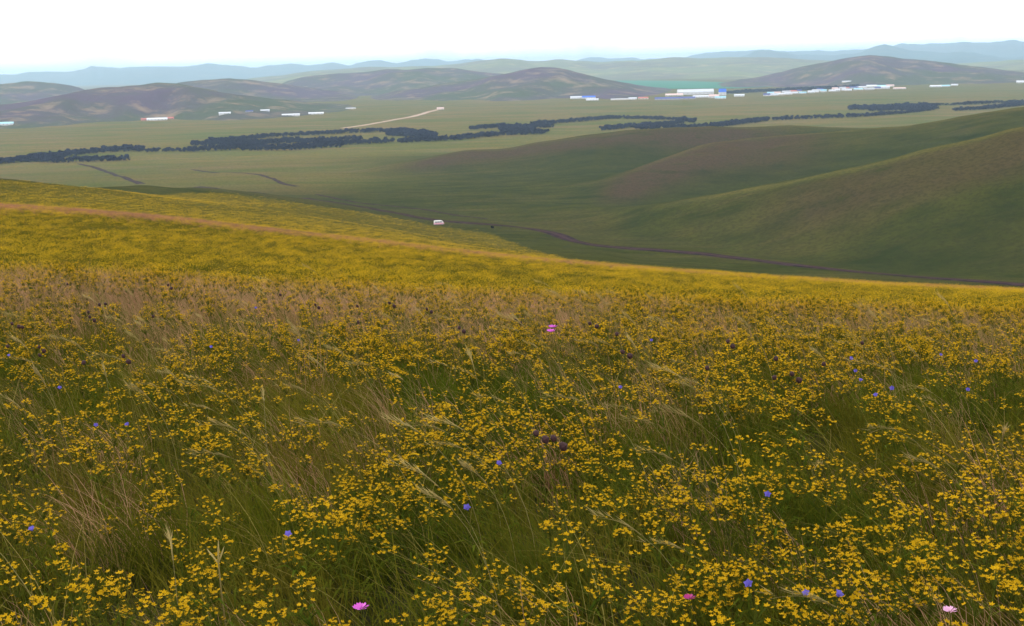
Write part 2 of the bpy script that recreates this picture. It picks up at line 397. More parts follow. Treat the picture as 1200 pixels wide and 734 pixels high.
# ------------------------------------------------------------------ far hills and mountains
def ridge(name, label, mat, pts, r, wf, wb, amp=0.12, seed=0, base=-101.0, step=0.12, nrow=56, kind='structure', sm=2):
    px = np.array([p[0] for p in pts], float); py = np.array([p[1] for p in pts], float)
    a, t = pdir(px, py)
    A = np.radians(np.arange(math.degrees(a[0]), math.degrees(a[-1]) + step, step))
    T = gsm(np.interp(A, a, t), sm)
    T = T + (0.0036 if step < 0.1 else 0.0012) * fbm(A * 45, A * 0 + seed * 1.7, 4, seed + 31)
    u = np.linspace(-1, 1, nrow)
    rc = r * (1 + 0.05 * fbm(A * 14, A * 0 + seed, 3, seed))
    wfv = wf * (1 + 0.35 * fbm(A * 22, A * 0 + 7.3, 3, seed + 4))
    R = rc[:, None] + np.where(u < 0, u[None] * wfv[:, None], u[None] * wb)
    prof = 1 - np.abs(u); prof = 0.62 * prof + 0.38 * (prof * prof * (3 - 2 * prof)) ; prof = prof ** 1.15
    X = np.sin(A)[:, None] * R; Y = np.cos(A)[:, None] * R
    zc = np.maximum(CAM[2] + rc * T, base + 0.5)
    hgt = zc - base
    g = fbm(X / (wf * 0.34), Y / (wf * 0.9), 5, seed + 9)
    g2 = fbm(X / (wf * 0.14), Y / (wf * 0.3), 4, seed + 19)
    m = prof[None] ** 0.7 * (1 - prof[None] ** 3) * 2.0
    Z = base + hgt[:, None] * (prof[None] + amp * m * (g + 0.4 * g2))
    Z += hgt[:, None] * 0.012 * g2
    n1, n2 = Z.shape
    I, J = np.meshgrid(np.arange(n1 - 1), np.arange(n2 - 1), indexing='ij')
    F = np.stack([I * n2 + J, (I + 1) * n2 + J, (I + 1) * n2 + J + 1, I * n2 + J + 1], -1).reshape(-1, 4)
    o = link(name, mesh_np(name, np.stack([X, Y, Z], -1).reshape(-1, 3), F, mat))
    return tag(o, label, 'mountains' if name.startswith('mountain') else 'hill', kind=kind)

ridge('mountain_range', 'pale blue mountain range on the skyline behind the purple hills', M['mountain'],
      [(-420, 104), (-300, 92), (-180, 94), (-60, 86), (0, 85), (30, 83), (70, 83), (108, 78), (135, 80), (190, 76), (220, 78), (255, 74), (300, 76), (340, 72), (362, 74), (386, 72), (410, 75), (447, 69), (465, 71), (505, 68), (560, 70), (600, 74), (660, 80), (720, 92)],
      18000, 4500, 3000, 0.3, 3, step=0.07, sm=1)
ridge('mountain_range', 'blue mountains on the skyline beyond the village plain', M['mountain'],
      [(560, 92), (640, 78), (700, 69), (744, 66), (800, 66), (880, 60), (925, 60), (975, 60), (1010, 57), (1055, 52), (1080, 53), (1100, 50), (1130, 47), (1165, 49), (1200, 49), (1280, 52), (1350, 47), (1480, 55), (1620, 50)],
      18600, 4500, 3000, 0.3, 8, step=0.07, sm=1)
ridge('mountain_range', 'small blue peaks standing just before the mountains above the village', M['mountain'],
      [(840, 80), (870, 65), (893, 59), (915, 62), (940, 65), (975, 66), (1000, 62), (1020, 57), (1037, 53), (1052, 55), (1080, 60), (1130, 62), (1180, 66), (1260, 64), (1400, 75)],
      14500, 3500, 2500, 0.3, 12, step=0.07, sm=1)
ridge('hill', 'pale green rolling downs in front of the blue mountains', M['hill_pale'],
      [(250, 101), (290, 93), (330, 88), (380, 82), (440, 78), (500, 77), (540, 74), (588, 68), (620, 71), (660, 70), (720, 73), (780, 68), (840, 68), (900, 67), (960, 70), (1020, 74), (1100, 76), (1200, 70), (1300, 72), (1460, 82)],
      9800, 3000, 2500, 0.35, 17)
ridge('hill', 'rounded grey hill under the pale mountains', M['hill'],
      [(-380, 112), (-250, 96), (-120, 101), (-50, 101), (0, 98), (25, 95), (50, 96), (75, 99), (100, 105), (135, 118), (160, 126)],
      5200, 1000, 900, 0.34, 23)
ridge('hill', 'low rounded hill tucked behind the broad purple one', M['hill'],
      [(170, 112), (205, 98), (240, 93), (262, 91), (290, 93), (330, 98), (370, 104), (420, 112), (440, 120)],
      4700, 900, 900, 0.34, 29)
ridge('hill', 'long grey green hill with twin rounded tops behind the peaked hill', M['hill'],
      [(300, 112), (335, 95), (365, 88), (400, 87), (430, 84), (455, 81), (475, 82), (503, 79), (540, 81), (580, 85), (640, 90), (700, 100), (740, 110)],
      5900, 1200, 1000, 0.34, 37)
ridge('hill', 'broad purple hill with bare pinkish patches above the white farm', M['hill'],
      [(-400, 128), (-280, 118), (-160, 128), (-80, 131), (-20, 125), (40, 117), (90, 106), (120, 102), (150, 100), (186, 98), (212, 100), (245, 105), (280, 111), (320, 116), (360, 119), (400, 124), (450, 130), (480, 137)],
      3300, 620, 700, 0.4, 43)
ridge('hill', 'peaked purple hill rising beside the village with a long left shoulder', M['hill'],
      [(350, 128), (400, 121), (440, 113), (480, 104), (520, 98), (560, 93), (592, 87), (615, 81), (635, 79), (655, 80), (680, 86), (710, 93), (750, 100), (790, 106), (830, 112)],
      4500, 900, 800, 0.4, 51)
ridge('hill', 'long hill with a dark peaked top directly behind the village', M['hill'],
      [(800, 108), (850, 97), (900, 88), (940, 79), (975, 71), (998, 66), (1015, 64), (1035, 66), (1060, 70), (1100, 73), (1150, 79), (1200, 84), (1280, 92), (1360, 80), (1460, 84), (1560, 100)],
      5400, 1000, 900, 0.4, 59)

# ------------------------------------------------------------------ strips laid on the ground: tracks, road, crop field
def strip(name, label, cat, pix, width, mat, lift=0.12, jit=0.0, nx=5, r_lim=(1.5, 20000)):
    P = np.array([hit(x, y, 0, *r_lim)[:2] for x, y in pix])
    d = np.r_[0, np.cumsum(np.hypot(*np.diff(P, axis=0).T))]
    n = max(8, int(d[-1] / max(2.0, width * 0.5)))
    q = np.linspace(0, d[-1], n)
    C = np.stack([gsm(np.interp(q, d, P[:, k]), 2) for k in (0, 1)], -1)
    tg = np.gradient(C, axis=0); tg /= np.linalg.norm(tg, axis=1)[:, None]
    nn = np.stack([-tg[:, 1], tg[:, 0]], -1)
    wv = width * (1 + jit * fbm(q / 25, q * 0 + 3.3, 3, 3))
    off = np.linspace(-0.5, 0.5, nx)
    X = C[:, None, :] + nn[:, None, :] * (off[None, :, None] * wv[:, None, None])
    Z = gz(X[..., 0].ravel(), X[..., 1].ravel()).reshape(n, nx) + lift
    Z[:, [0, -1]] -= lift * 0.7
    Vv = np.concatenate([X, Z[..., None]], -1).reshape(-1, 3)
    I, J = np.meshgrid(np.arange(n - 1), np.arange(nx - 1), indexing='ij')
    F = np.stack([I * nx + J, (I + 1) * nx + J, (I + 1) * nx + J + 1, I * nx + J + 1], -1).reshape(-1, 4)
    me = mesh_np(name, Vv, F, mat)
    fattr(me, 'across', np.tile(off * 2, n))
    return tag(link(name, me), label, cat, kind='structure')
def trackmat():
    m, t, out = newmat('dirt_track')
    g = N(t, 'ShaderNodeNewGeometry'); P = g.outputs['Position']
    ab = N(t, 'ShaderNodeMath', operation='ABSOLUTE'); t.links.new(attr(t, 'across'), ab.inputs[0])
    n1 = noise(t, P, 0.25, 5); n2 = noise(t, P, 1.2, 5)
    rut = rmap(t, ab.outputs[0], 0.15, 0.5)
    c = mixc(t, n2, (0.030, 0.018, 0.023), (0.060, 0.036, 0.036))
    c = mixc(t, mul(t, rut, rmap(t, n1, 0.35, 0.6)), c, (0.014, 0.009, 0.013))
    c = mixc(t, rmap(t, n1, 0.62, 0.78, 0, 0.6), c, (0.05, 0.05, 0.018))
    d = N(t, 'ShaderNodeBsdfDiffuse'); t.links.new(c, d.inputs['Color']); t.links.new(d.outputs[0], out.inputs[0])
    return m
M['track'] = trackmat()
M['road'] = simple('pale_dirt', (0.30, 0.20, 0.14), 0.9, 0.25, 0.02)
strip('dirt_track', 'dark rutted dirt track winding along the valley floor below the meadow', 'track',
      [(228, 219), (250, 221), (300, 226), (350, 231.5), (400, 239), (450, 247.5), (480, 253.5), (515, 259), (560, 262.5), (600, 265.5), (630, 269), (648, 273), (660, 278), (672, 283.5), (700, 288), (750, 292), (800, 296), (850, 301), (900, 307), (950, 313), (1000, 318.5), (1050, 322.5), (1100, 326.5), (1150, 330.5), (1200, 333.5), (1290, 340)],
      10.0, M['track'], 0.18, 0.45, r_lim=(340, 1500))
strip('dirt_track', 'faint dark side track running down the far slope towards the river trees', 'track',
      [(92, 192), (110, 196), (130, 203), (150, 210), (166, 216)], 6.0, M['track'], 0.2, 0.4, r_lim=(600, 2500))
strip('dirt_track', 'curving dark side track that hooks down to meet the valley track', 'track',
      [(225, 199), (255, 203), (285, 203), (305, 205), (318, 209), (330, 215), (350, 219)], 5.0, M['track'], 0.2, 0.4, r_lim=(600, 2500))
strip('dirt_track', 'thin dark track looping above the parked van on the valley floor', 'track',
      [(370, 228), (420, 238), (470, 243), (500, 246), (520, 250), (545, 254), (575, 257)], 3.5, M['track'], 0.15, 0.5, r_lim=(500, 1500))
strip('dirt_road', 'pale pinkish dirt road crossing the plain towards the peaked hill', 'road',
      [(398, 151), (433, 146), (460, 141), (483, 137), (500, 132), (516, 128)], 14.0, M['road'], 0.6, 0.3, r_lim=(1500, 6000))
def cropmat():
    m, t, out = newmat('crop_teal')
    g = N(t, 'ShaderNodeNewGeometry')
    c = mixc(t, noise(t, g.outputs['Position'], 0.01, 5), (0.030, 0.13, 0.085), (0.05, 0.17, 0.10))
    d = N(t, 'ShaderNodeBsdfDiffuse'); t.links.new(c, d.inputs['Color']); t.links.new(d.outputs[0], out.inputs[0])
    return m
M['crop'] = cropmat()

def field(name, label, pix, mat, z=None):
    """flat crop field on the plain, outlined by its corners"""
    pts = []
    for x, y in pix:
        a, t = pdir(x, y); r = (-96.6 - CAM[2]) / t[0]
        pts.append((math.sin(a[0]) * r, math.cos(a[0]) * r))
    pts = np.array(pts); n = len(pts)
    V = [(x, y, gz(x, y)[0] + 1.2) for x, y in pts] + [(x, y, gz(x, y)[0] - 1.0) for x, y in pts]
    F = [list(range(n))] + [[i, (i + 1) % n, n + (i + 1) % n, n + i] for i in range(n)]
    return tag(link(name, mesh_np(name, V, F, mat, False)), label, 'field', kind='structure')
field('crop_field', 'blue green crop field behind the village roofs', [(700, 101.5), (780, 104), (860, 103.5), (925, 100.5), (880, 97.5), (800, 95), (720, 94.5), (700, 97)], M['crop'])

# ------------------------------------------------------------------ river trees
M['leaf_far'] = simple('river_tree_leaf', (0.007, 0.008, 0.030), 0.9, 0.35, 0.03, 0, 0.0)
M['bark_far'] = simple('river_tree_bark', (0.03, 0.025, 0.022), 0.9, 0.2, 0.5)
_ico = None
def crown_proto(seed):
    """one willow-like crown: leaf-clump facets scattered through an uneven volume over a short trunk"""
    r = np.random.default_rng(seed); V, F = [], []
    lobes = [(r.uniform(-.35, .35), r.uniform(-.35, .35), r.uniform(.3, .78), r.uniform(.24, .40)) for _ in range(5)]
    for cx, cy_, cz, cr in lobes:
        for _ in range(15):
            d = r.normal(size=3); d /= np.linalg.norm(d)
            p = np.array([cx, cy_, cz]) + d * cr * r.uniform(.55, 1.0) * np.array([1, 1, .8])
            p[2] = max(p[2], .06)
            u = np.cross(d, r.normal(size=3)); u /= np.linalg.norm(u); v = np.cross(d, u) + d * r.uniform(-.5, .5)
            s = r.uniform(.10, .2); b = len(V)
            V += [p + u * s, p + v * s * .8, p - u * s, p - v * s * .8]; F.append((b, b + 1, b + 2, b + 3))
    b = len(V)
    for k in range(5):
        a = k * 2 * math.pi / 5
        V += [np.array([.045 * math.cos(a), .045 * math.sin(a), -.05]), np.array([.02 * math.cos(a), .02 * math.sin(a), .5])]
    for k in range(5):
        F.append((b + 2 * k, b + 2 * ((k + 1) % 5), b + 2 * ((k + 1) % 5) + 1, b + 2 * k + 1))
    return np.array(V), np.array(F)
CROWNS = [crown_proto(s) for s in range(6)]
def belt(label, lines, sp=4.2, hgt=(4.2, 7.6)):
    Vs, Fs, nb = [], [], 0
    for pts, th in lines:
        P = []
        for x, y in pts:
            a, t = pdir(x, y + 1.5); r = (-97 - CAM[2]) / t[0]
            P.append((math.sin(a[0]) * r, math.cos(a[0]) * r))
        P = np.array(P); seg = np.hypot(*np.diff(P, axis=0).T); d = np.r_[0, np.cumsum(seg)]
        px = np.array([p[0] for p in pts], float)
        q = np.arange(0, d[-1], sp)
        X = np.interp(q, d, P[:, 0]); Y = np.interp(q, d, P[:, 1])
        rr = np.hypot(X, Y)
        dep = max(th - 2.0, 0.5) * rr * rr / (FPX * 98.0) * 0.5                      # half depth of the belt in metres from its seen thickness
        rows = max(1, int(np.ceil(np.median(dep) * 2 / 12.0)))
        for k in range(rows):
            off = rng.uniform(-1, 1, len(q)) * np.maximum(dep - 4, 2)
            gap = vnoise(q / 38 + k * 7.1, q * 0 + len(pts), 5 + k)
            for i in range(len(q)):
                if gap[i] < 0.13: continue
                x, y = X[i] + X[i] / rr[i] * off[i] + rng.normal() * 2, Y[i] + Y[i] / rr[i] * off[i] + rng.normal() * 2
                c, f = CROWNS[rng.integers(6)]
                h = rng.uniform(*hgt) * (0.75 + 0.5 * gap[i]); a = rng.uniform(0, 6.28); wd = h * rng.uniform(.8, 1.15)
                Q = np.stack([(c[:, 0] * math.cos(a) - c[:, 1] * math.sin(a)) * wd + x, (c[:, 0] * math.sin(a) + c[:, 1] * math.cos(a)) * wd + y, c[:, 2] * h + gz(x, y)[0]], -1)
                Vs.append(Q); Fs.append(f + nb); nb += len(Q)
    o = link('tree_belt', mesh_np('tree_belt', np.concatenate(Vs), np.concatenate(Fs), M['leaf_far'], False))
    return tag(o, label, 'trees', kind='stuff')
belt('dark belt of river trees that forks around a grassy meadow near the flowery slope',
     [([(-90, 197), (0, 190), (33, 187), (67, 183), (100, 178.5), (133, 175.5), (167, 175)], 5), ([(20, 187.5), (67, 189), (100, 188), (148, 187)], 3.5), ([(173, 177), (233, 176), (283, 173.5), (333, 173), (400, 170)], 3.5)])
belt('broad dark tangle of river trees with grassy clearings between its arms',
     [([(227, 168.5), (253, 168.5), (300, 168), (333, 165.5), (400, 167)], 5), ([(247, 166), (280, 163), (320, 159), (367, 157), (400, 155), (433, 153.5), (467, 152.5), (510, 157)], 3),
      ([(375, 164), (400, 163), (425, 162)], 3.5), ([(455, 156), (480, 157.5), (510, 160)], 6), ([(400, 168), (420, 167), (483, 165), (533, 162.5), (583, 157.5), (640, 155)], 4), ([(283, 175.5), (333, 175), (400, 171.5)], 3)])
belt('dark band of trees bending along the middle of the river',
     [([(553, 150.5), (587, 148), (613, 149), (647, 147.5)], 3.5), ([(587, 151), (605, 152), (627, 153)], 5), ([(627, 145.5), (667, 142), (717, 137.5), (760, 138), (800, 139.5), (813, 142)], 3)])
belt('low clumps of dark trees just over the crest of the brown spur',
     [([(707, 151.5), (733, 148.5), (760, 147.5), (800, 143)], 3.5), ([(747, 150.5), (773, 150)], 4), ([(780, 150.5), (800, 150), (827, 148.5), (850, 146), (867, 143.5), (900, 139.5)], 4)])
belt('thin line of dark trees along the river leading up to the thick grove',
     [([(907, 139.5), (950, 138), (1000, 136), (1023, 134.5), (1053, 132), (1093, 127.5)], 3)], hgt=(4, 7))
belt('thick dark grove standing alone on the plain before the village',
     [([(997, 126), (1033, 125), (1083, 123.5), (1095, 126)], 5), ([(1020, 128), (1060, 127), (1090, 127)], 4)])
belt('paired dark rows of trees disappearing behind the green ridge',
     [([(1090, 122.5), (1127, 121.5), (1167, 119.5), (1200, 119), (1280, 117)], 2.2), ([(1120, 128), (1150, 126.5), (1177, 124), (1200, 121.5), (1270, 119)], 3.5)], hgt=(4, 7))
belt('dark strip of trees standing behind the village houses', [([(845, 108.5), (880, 107), (920, 105.5), (960, 103.5), (1006, 101.5)], 2)], sp=7, hgt=(7, 11))

# ------------------------------------------------------------------ village and farms
WALL = {'white': (0.60, 0.59, 0.60), 'cream': (0.62, 0.55, 0.47), 'brick': (0.42, 0.20, 0.15), 'grey': (0.34, 0.34, 0.37)}
ROOF = {'white': (0.56, 0.58, 0.64), 'navy': (0.035, 0.05, 0.22), 'blue': (0.03, 0.13, 0.62), 'red': (0.42, 0.12, 0.09), 'cyan': (0.30, 0.55, 0.66), 'grey': (0.40, 0.40, 0.44), 'pink': (0.62, 0.44, 0.42)}
for k, v in WALL.items(): M['w_' + k] = simple('wall_' + k, v, 0.8, 0.08, 0.2)
for k, v in ROOF.items(): M['r_' + k] = simple('roof_' + k, v, 0.7, 0.12, 0.15)
M['pane'] = simple('window_glass', (0.05, 0.06, 0.08), 0.15, 0.2, 0.3, spec=0.5)
from mathutils.bvhtree import BVHTree
HILL_BVH = []
for o in list(COL.objects):
    if o.name.split('.')[0] == 'hill':
        HILL_BVH.append(BVHTree.FromPolygons([v.co for v in o.data.vertices], [tuple(p_.vertices) for p_ in o.data.polygons]))
def stand(px, py):
    """where the pixel's ray first meets the plain or one of the hills"""
    p = hit(px, py, 0, 1600, 9000); a, t_ = pdir(px, py)
    d = Vector((math.sin(a[0]), math.cos(a[0]), t_[0])).normalized(); best = np.linalg.norm(p - CAM)
    for b in HILL_BVH:
        h = b.ray_cast(Vector(CAM), d)
        if h[0] is not None and h[3] < best: best = h[3]; p = np.array(h[0])
    return p
def boxm(x0, x1, y0, y1, z0, z1):
    V = [(x, y, z) for z in (z0, z1) for x, y in ((x0, y0), (x1, y0), (x1, y1), (x0, y1))]
    return V, [(0, 3, 2, 1), (4, 5, 6, 7), (0, 1, 5, 4), (1, 2, 6, 5), (2, 3, 7, 6), (3, 0, 4, 7)]
def house(px0, px1, py, hp, wall, roof, label, cat='house', name='house', pitchf=0.35, depth=None, twist=0.0, roofshare=0.5):
    """px0..px1 the photo columns it spans, py its foot, hp its seen height in pixels; it stands on the plain"""
    xm = (px0 + px1) / 2
    p = stand(xm, py); r = math.hypot(p[0], p[1])
    W = (px1 - px0) * r / FPX; H = max(3.2, hp * r / FPX); D = depth or min(max(8.0, W * 0.45), 24.0)
    root = bpy.data.objects.new(name, None); COL.objects.link(root)
    root.location = p; root.rotation_euler = (0, 0, -math.atan2(p[0], p[1]) + twist)
    tag(root, label, cat, 'far village buildings')
    hw = H * (1 - roofshare); V, F = boxm(-W / 2, W / 2, 0, D, -2.5, hw)
    link('wall', mesh_np('wall', V, F, M['w_' + wall], False), root)
    e = 0.5; rh = H
    V = [(-W / 2 - e, -e, hw - .1), (W / 2 + e, -e, hw - .1), (W / 2 + e, D + e, hw - .1), (-W / 2 - e, D + e, hw - .1), (-W / 2 - e, D / 2, rh), (W / 2 + e, D / 2, rh)]
    F = [(0, 1, 5, 4), (2, 3, 4, 5), (0, 4, 3), (1, 2, 5), (0, 3, 2, 1)]
    link('roof', mesh_np('roof', V, F, M['r_' + roof], False), root)
    n = int(np.clip(W / 7, 2, 9)); wh = min(1.6, hw * .45); wm = None
    for k in range(n):
        cx = -W / 2 + (k + .5) * W / n
        if wm is None:
            V, F = boxm(-.7, .7, -.06, .05, 0, wh); wm = mesh_np('window', V, F, M['pane'], False)
        link('window', wm, root, (cx, 0, hw * .3))
    return root
HS = [
 (-14, 13, 147, 3.2, 'white', 'cyan', 'white shed with a pale bluish roof at the foot of the broad purple hill'),
 (166, 172, 141.5, 2.6, 'brick', 'red', 'small red roofed house at one end of the long white farm building'),
 (173, 195, 141.3, 2.8, 'white', 'white', 'long white farm building below the bare pinkish patches'),
 (196, 203, 140, 2.6, 'brick', 'red', 'red roofed shed at the hill end of the white farm building'),
 (257, 270, 134, 2.4, 'white', 'white', 'lone small white house by the hill foot'),
 (288, 296, 131.5, 1.8, 'grey', 'navy', 'dark roofed hut standing apart on the plain'),
 (306, 316, 130.8, 2.2, 'grey', 'white', 'small grey house with a pale roof beside a dark hut'),
 (331, 351, 135.8, 2.2, 'white', 'white', 'low long white barn on the plain left of the dirt road'),
 (362, 379, 134.2, 2.4, 'white', 'white', 'short white barn standing next to the low long one'),
 (405, 416, 128, 1.6, 'cream', 'grey', 'pale low shed at the foot of the peaked hill shoulder'),
 (512, 520, 128.5, 2.4, 'cream', 'pink', 'pinkish house at the end of the pale dirt road'),
 (669, 682, 116, 3.0, 'white', 'white', 'white house at the edge of the village under the peaked hill'),
 (683, 698, 115.8, 3.2, 'white', 'blue', 'white house with a blue roof under the peaked hill'),
 (687, 701, 118, 2.2, 'white', 'white', 'low white shed in front of the blue roofed house'),
 (716, 736, 117.5, 1.8, 'cream', 'grey', 'low cream barn between the two white groups of houses'),
 (737, 746, 117, 2.6, 'white', 'white', 'small white cottage next to a red roofed house'),
 (748, 759, 116.5, 2.6, 'cream', 'red', 'cream house with a red roof by the village edge'),
 (768, 814, 117, 3.0, 'grey', 'navy', 'very long low building with a dark navy roof'),
 (780, 800, 112.8, 2.8, 'cream', 'pink', 'pinkish building behind the long navy roof'),
 (795, 836, 111.0, 6.0, 'white', 'white', 'huge pale roofed warehouse at the village edge'),
 (812, 830, 114.6, 2.6, 'white', 'white', 'white house before the huge pale warehouse'),
 (831, 842, 115, 4.0, 'white', 'pink', 'pale house with a pinkish roof beside the blue roofed block'),
 (843, 851, 112, 7.5, 'white', 'blue', 'tall block with a bright blue roof in the village'),
 (838, 850, 116, 2.8, 'white', 'cyan', 'white house at the foot of the tall blue roofed block'),
]
k = 0
cols = ['white', 'navy', 'cyan', 'white', 'pink', 'white', 'grey', 'white', 'red', 'white', 'navy', 'cyan', 'white', 'grey']
x = 852.0
while x < 1040:
    wpx = rng.uniform(6, 12)
    yb = np.interp(x, [850, 900, 960, 1020, 1045], [113.5, 112.2, 108, 104.6, 103.0])
    for row, dy in ((0, 0.3), (1, -2.0)):
        if rng.random() < (0.92 if x > 895 else 0.62):
            x0 = x + rng.uniform(-1.5, 1.5) + 4 * row
            wc, rcol = ['white', 'white', 'cream', 'white'][rng.integers(4)], cols[k % len(cols)]; wd_ = wpx * rng.uniform(.7, 1.05)
            HS.append((x0, x0 + wd_, yb + dy + rng.uniform(-.3, .3), rng.uniform(2.0, 3.0), wc, rcol,
                       f"{'long' if wd_ > 8.2 else 'short'} {wc} walled village house with {rcol} roof, " + ('front row facing the plain' if row == 0 else 'back row by the dark trees'))); k += 1
    x += wpx * 1.02
HS += [(1025, 1037, 102.6, 2.4, 'white', 'cyan', 'house with a pale cyan roof where the village ends'),
       (1047, 1060, 104.6, 1.8, 'white', 'pink', 'lone pale house just past the village end'),
       (1090, 1102, 102.4, 2.2, 'white', 'white', 'white farmhouse of the outlying farm'),
       (1103, 1113, 102.0, 2.2, 'white', 'cyan', 'cyan roofed barn of the outlying farm'),
       (1115, 1122, 100.6, 1.8, 'white', 'white', 'tiny white hut above the outlying farm'),
       (1192, 1203, 97.5, 2.6, 'white', 'white', 'white house far out on the plain under the blue mountains'),
       (987, 997, 96.6, 1.6, 'cream', 'white', 'pale hut on the hillside above the village')]
for h_ in HS:
    house(*h_[:7], twist=float(rng.uniform(-.25, .25)))

# ------------------------------------------------------------------ van beside the track
def lathe(prof, n=16, axis='y'):
    V, F = [], []
    for i in range(n):
        a = 2 * math.pi * i / n
        for r, h in prof: V.append((r * math.cos(a), h, r * math.sin(a)) if axis == 'y' else (r * math.cos(a), r * math.sin(a), h))
    m = len(prof)
    for i in range(n):
        for j in range(m - 1):
            F.append((i * m + j, ((i + 1) % n) * m + j, ((i + 1) % n) * m + j + 1, i * m + j + 1))
    return V, F
M['van_white'] = simple('van_paint_white', (0.80, 0.79, 0.76), 0.35, 0.04, 1.0, spec=0.5)
M['van_pink'] = simple('van_paint_pink', (0.72, 0.34, 0.42), 0.35, 0.06, 1.0, spec=0.5)
M['rubber'] = simple('rubber', (0.02, 0.02, 0.02), 0.8, 0.1, 3)
M['steel'] = simple('steel', (0.5, 0.5, 0.5), 0.35, 0.1, 3)
def prism(prof, y0, y1, bev=0.06):
    """side outline (x, z) given width along y with softened edges"""
    n = len(prof); c = np.mean(prof, 0); V, F = [], []
    ins = [tuple(np.array(p) + (c - np.array(p)) / np.linalg.norm(c - np.array(p)) * bev) for p in prof]
    for y, pr in ((y0, ins), (y0 + bev, prof), (y1 - bev, prof), (y1, ins)):
        V += [(p[0], y, p[1]) for p in pr]
    for k in range(3):
        for i in range(n): F.append((k * n + i, k * n + (i + 1) % n, (k + 1) * n + (i + 1) % n, (k + 1) * n + i))
    F += [tuple(range(n))[::-1], tuple(range(3 * n, 4 * n))]
    return V, F
van = bpy.data.objects.new('parked_van', None); COL.objects.link(van)
p = hit(514.5, 264, 0, 340, 1500)
van.location = p + np.array([0, 0, 0.03]); van.rotation_euler = (0, 0, math.radians(12))
tag(van, 'white topped van with a pink lower body parked beside the dirt track', 'van')
low = [(-2.25, .42), (2.15, .42), (2.3, .6), (2.28, .95), (2.1, 1.15), (-2.3, 1.15), (-2.35, .7)]
V, F = prism(low, -.9, .9); link('lower_body', mesh_np('lower_body', V, F, M['van_pink'], False), van)
top = [(-2.3, 1.153), (2.08, 1.153), (1.45, 1.95), (1.2, 2.1), (-2.1, 2.12), (-2.28, 1.95)]
V, F = prism(top, -.86, .86, .1); tp = link('cabin', mesh_np('cabin', V, F, M['van_white'], False), van)
for x0, x1 in ((-2.0, -1.0), (-.85, .15), (.3, 1.3)):
    for s in (-1, 1):
        V, F = boxm(x0, x1, s * .865 - .01, s * .865 + .01, 1.3, 1.82); link('window', mesh_np('window', V, F, M['pane'], False), tp)
V = [(2.02, -.7, 1.27), (2.02, .7, 1.27), (1.53, .66, 1.88), (1.53, -.66, 1.88), (1.99, -.7, 1.25), (1.99, .7, 1.25), (1.5, .66, 1.86), (1.5, -.66, 1.86)]
F = [(0, 1, 2, 3), (7, 6, 5, 4), (0, 4, 5, 1), (1, 5, 6, 2), (2, 6, 7, 3), (3, 7, 4, 0)]
link('windscreen', mesh_np('windscreen', V, F, M['pane'], False), tp)
for wx in (-1.45, 1.45):
    for s in (-1, 1):
        V, F = lathe([(.19, -.09), (.31, -.11), (.35, -.07), (.35, .07), (.31, .11), (.19, .09)])
        wh = link('wheel', mesh_np('wheel', V, F, M['rubber']), van, (wx, s * .84, .35))
        V, F = lathe([(.01, -.085), (.17, -.08), (.19, -.085), (.19, .085), (.17, .08), (.01, .085)], 12)
        link('rim', mesh_np('rim', V, F, M['steel']), wh)
for s in (-1, 1):
    V, F = boxm(2.28, 2.32, s * .62 - .16, s * .62 + .16, .68, .86); link('headlight', mesh_np('headlight', V, F, M['steel'], False), van)
    V, F = boxm(-2.39, -2.35, s * .72 - .08, s * .72 + .08, .72, 1.02); link('tail_light', mesh_np('tail_light', V, F, M['r_red'], False), van)
V, F = boxm(2.3, 2.42, -.85, .85, .42, .56); link('bumper', mesh_np('bumper', V, F, M['steel'], False), van)
V, F = boxm(-2.46, -2.34, -.85, .85, .42, .56); link('bumper', mesh_np('bumper', V, F, M['steel'], False), van)

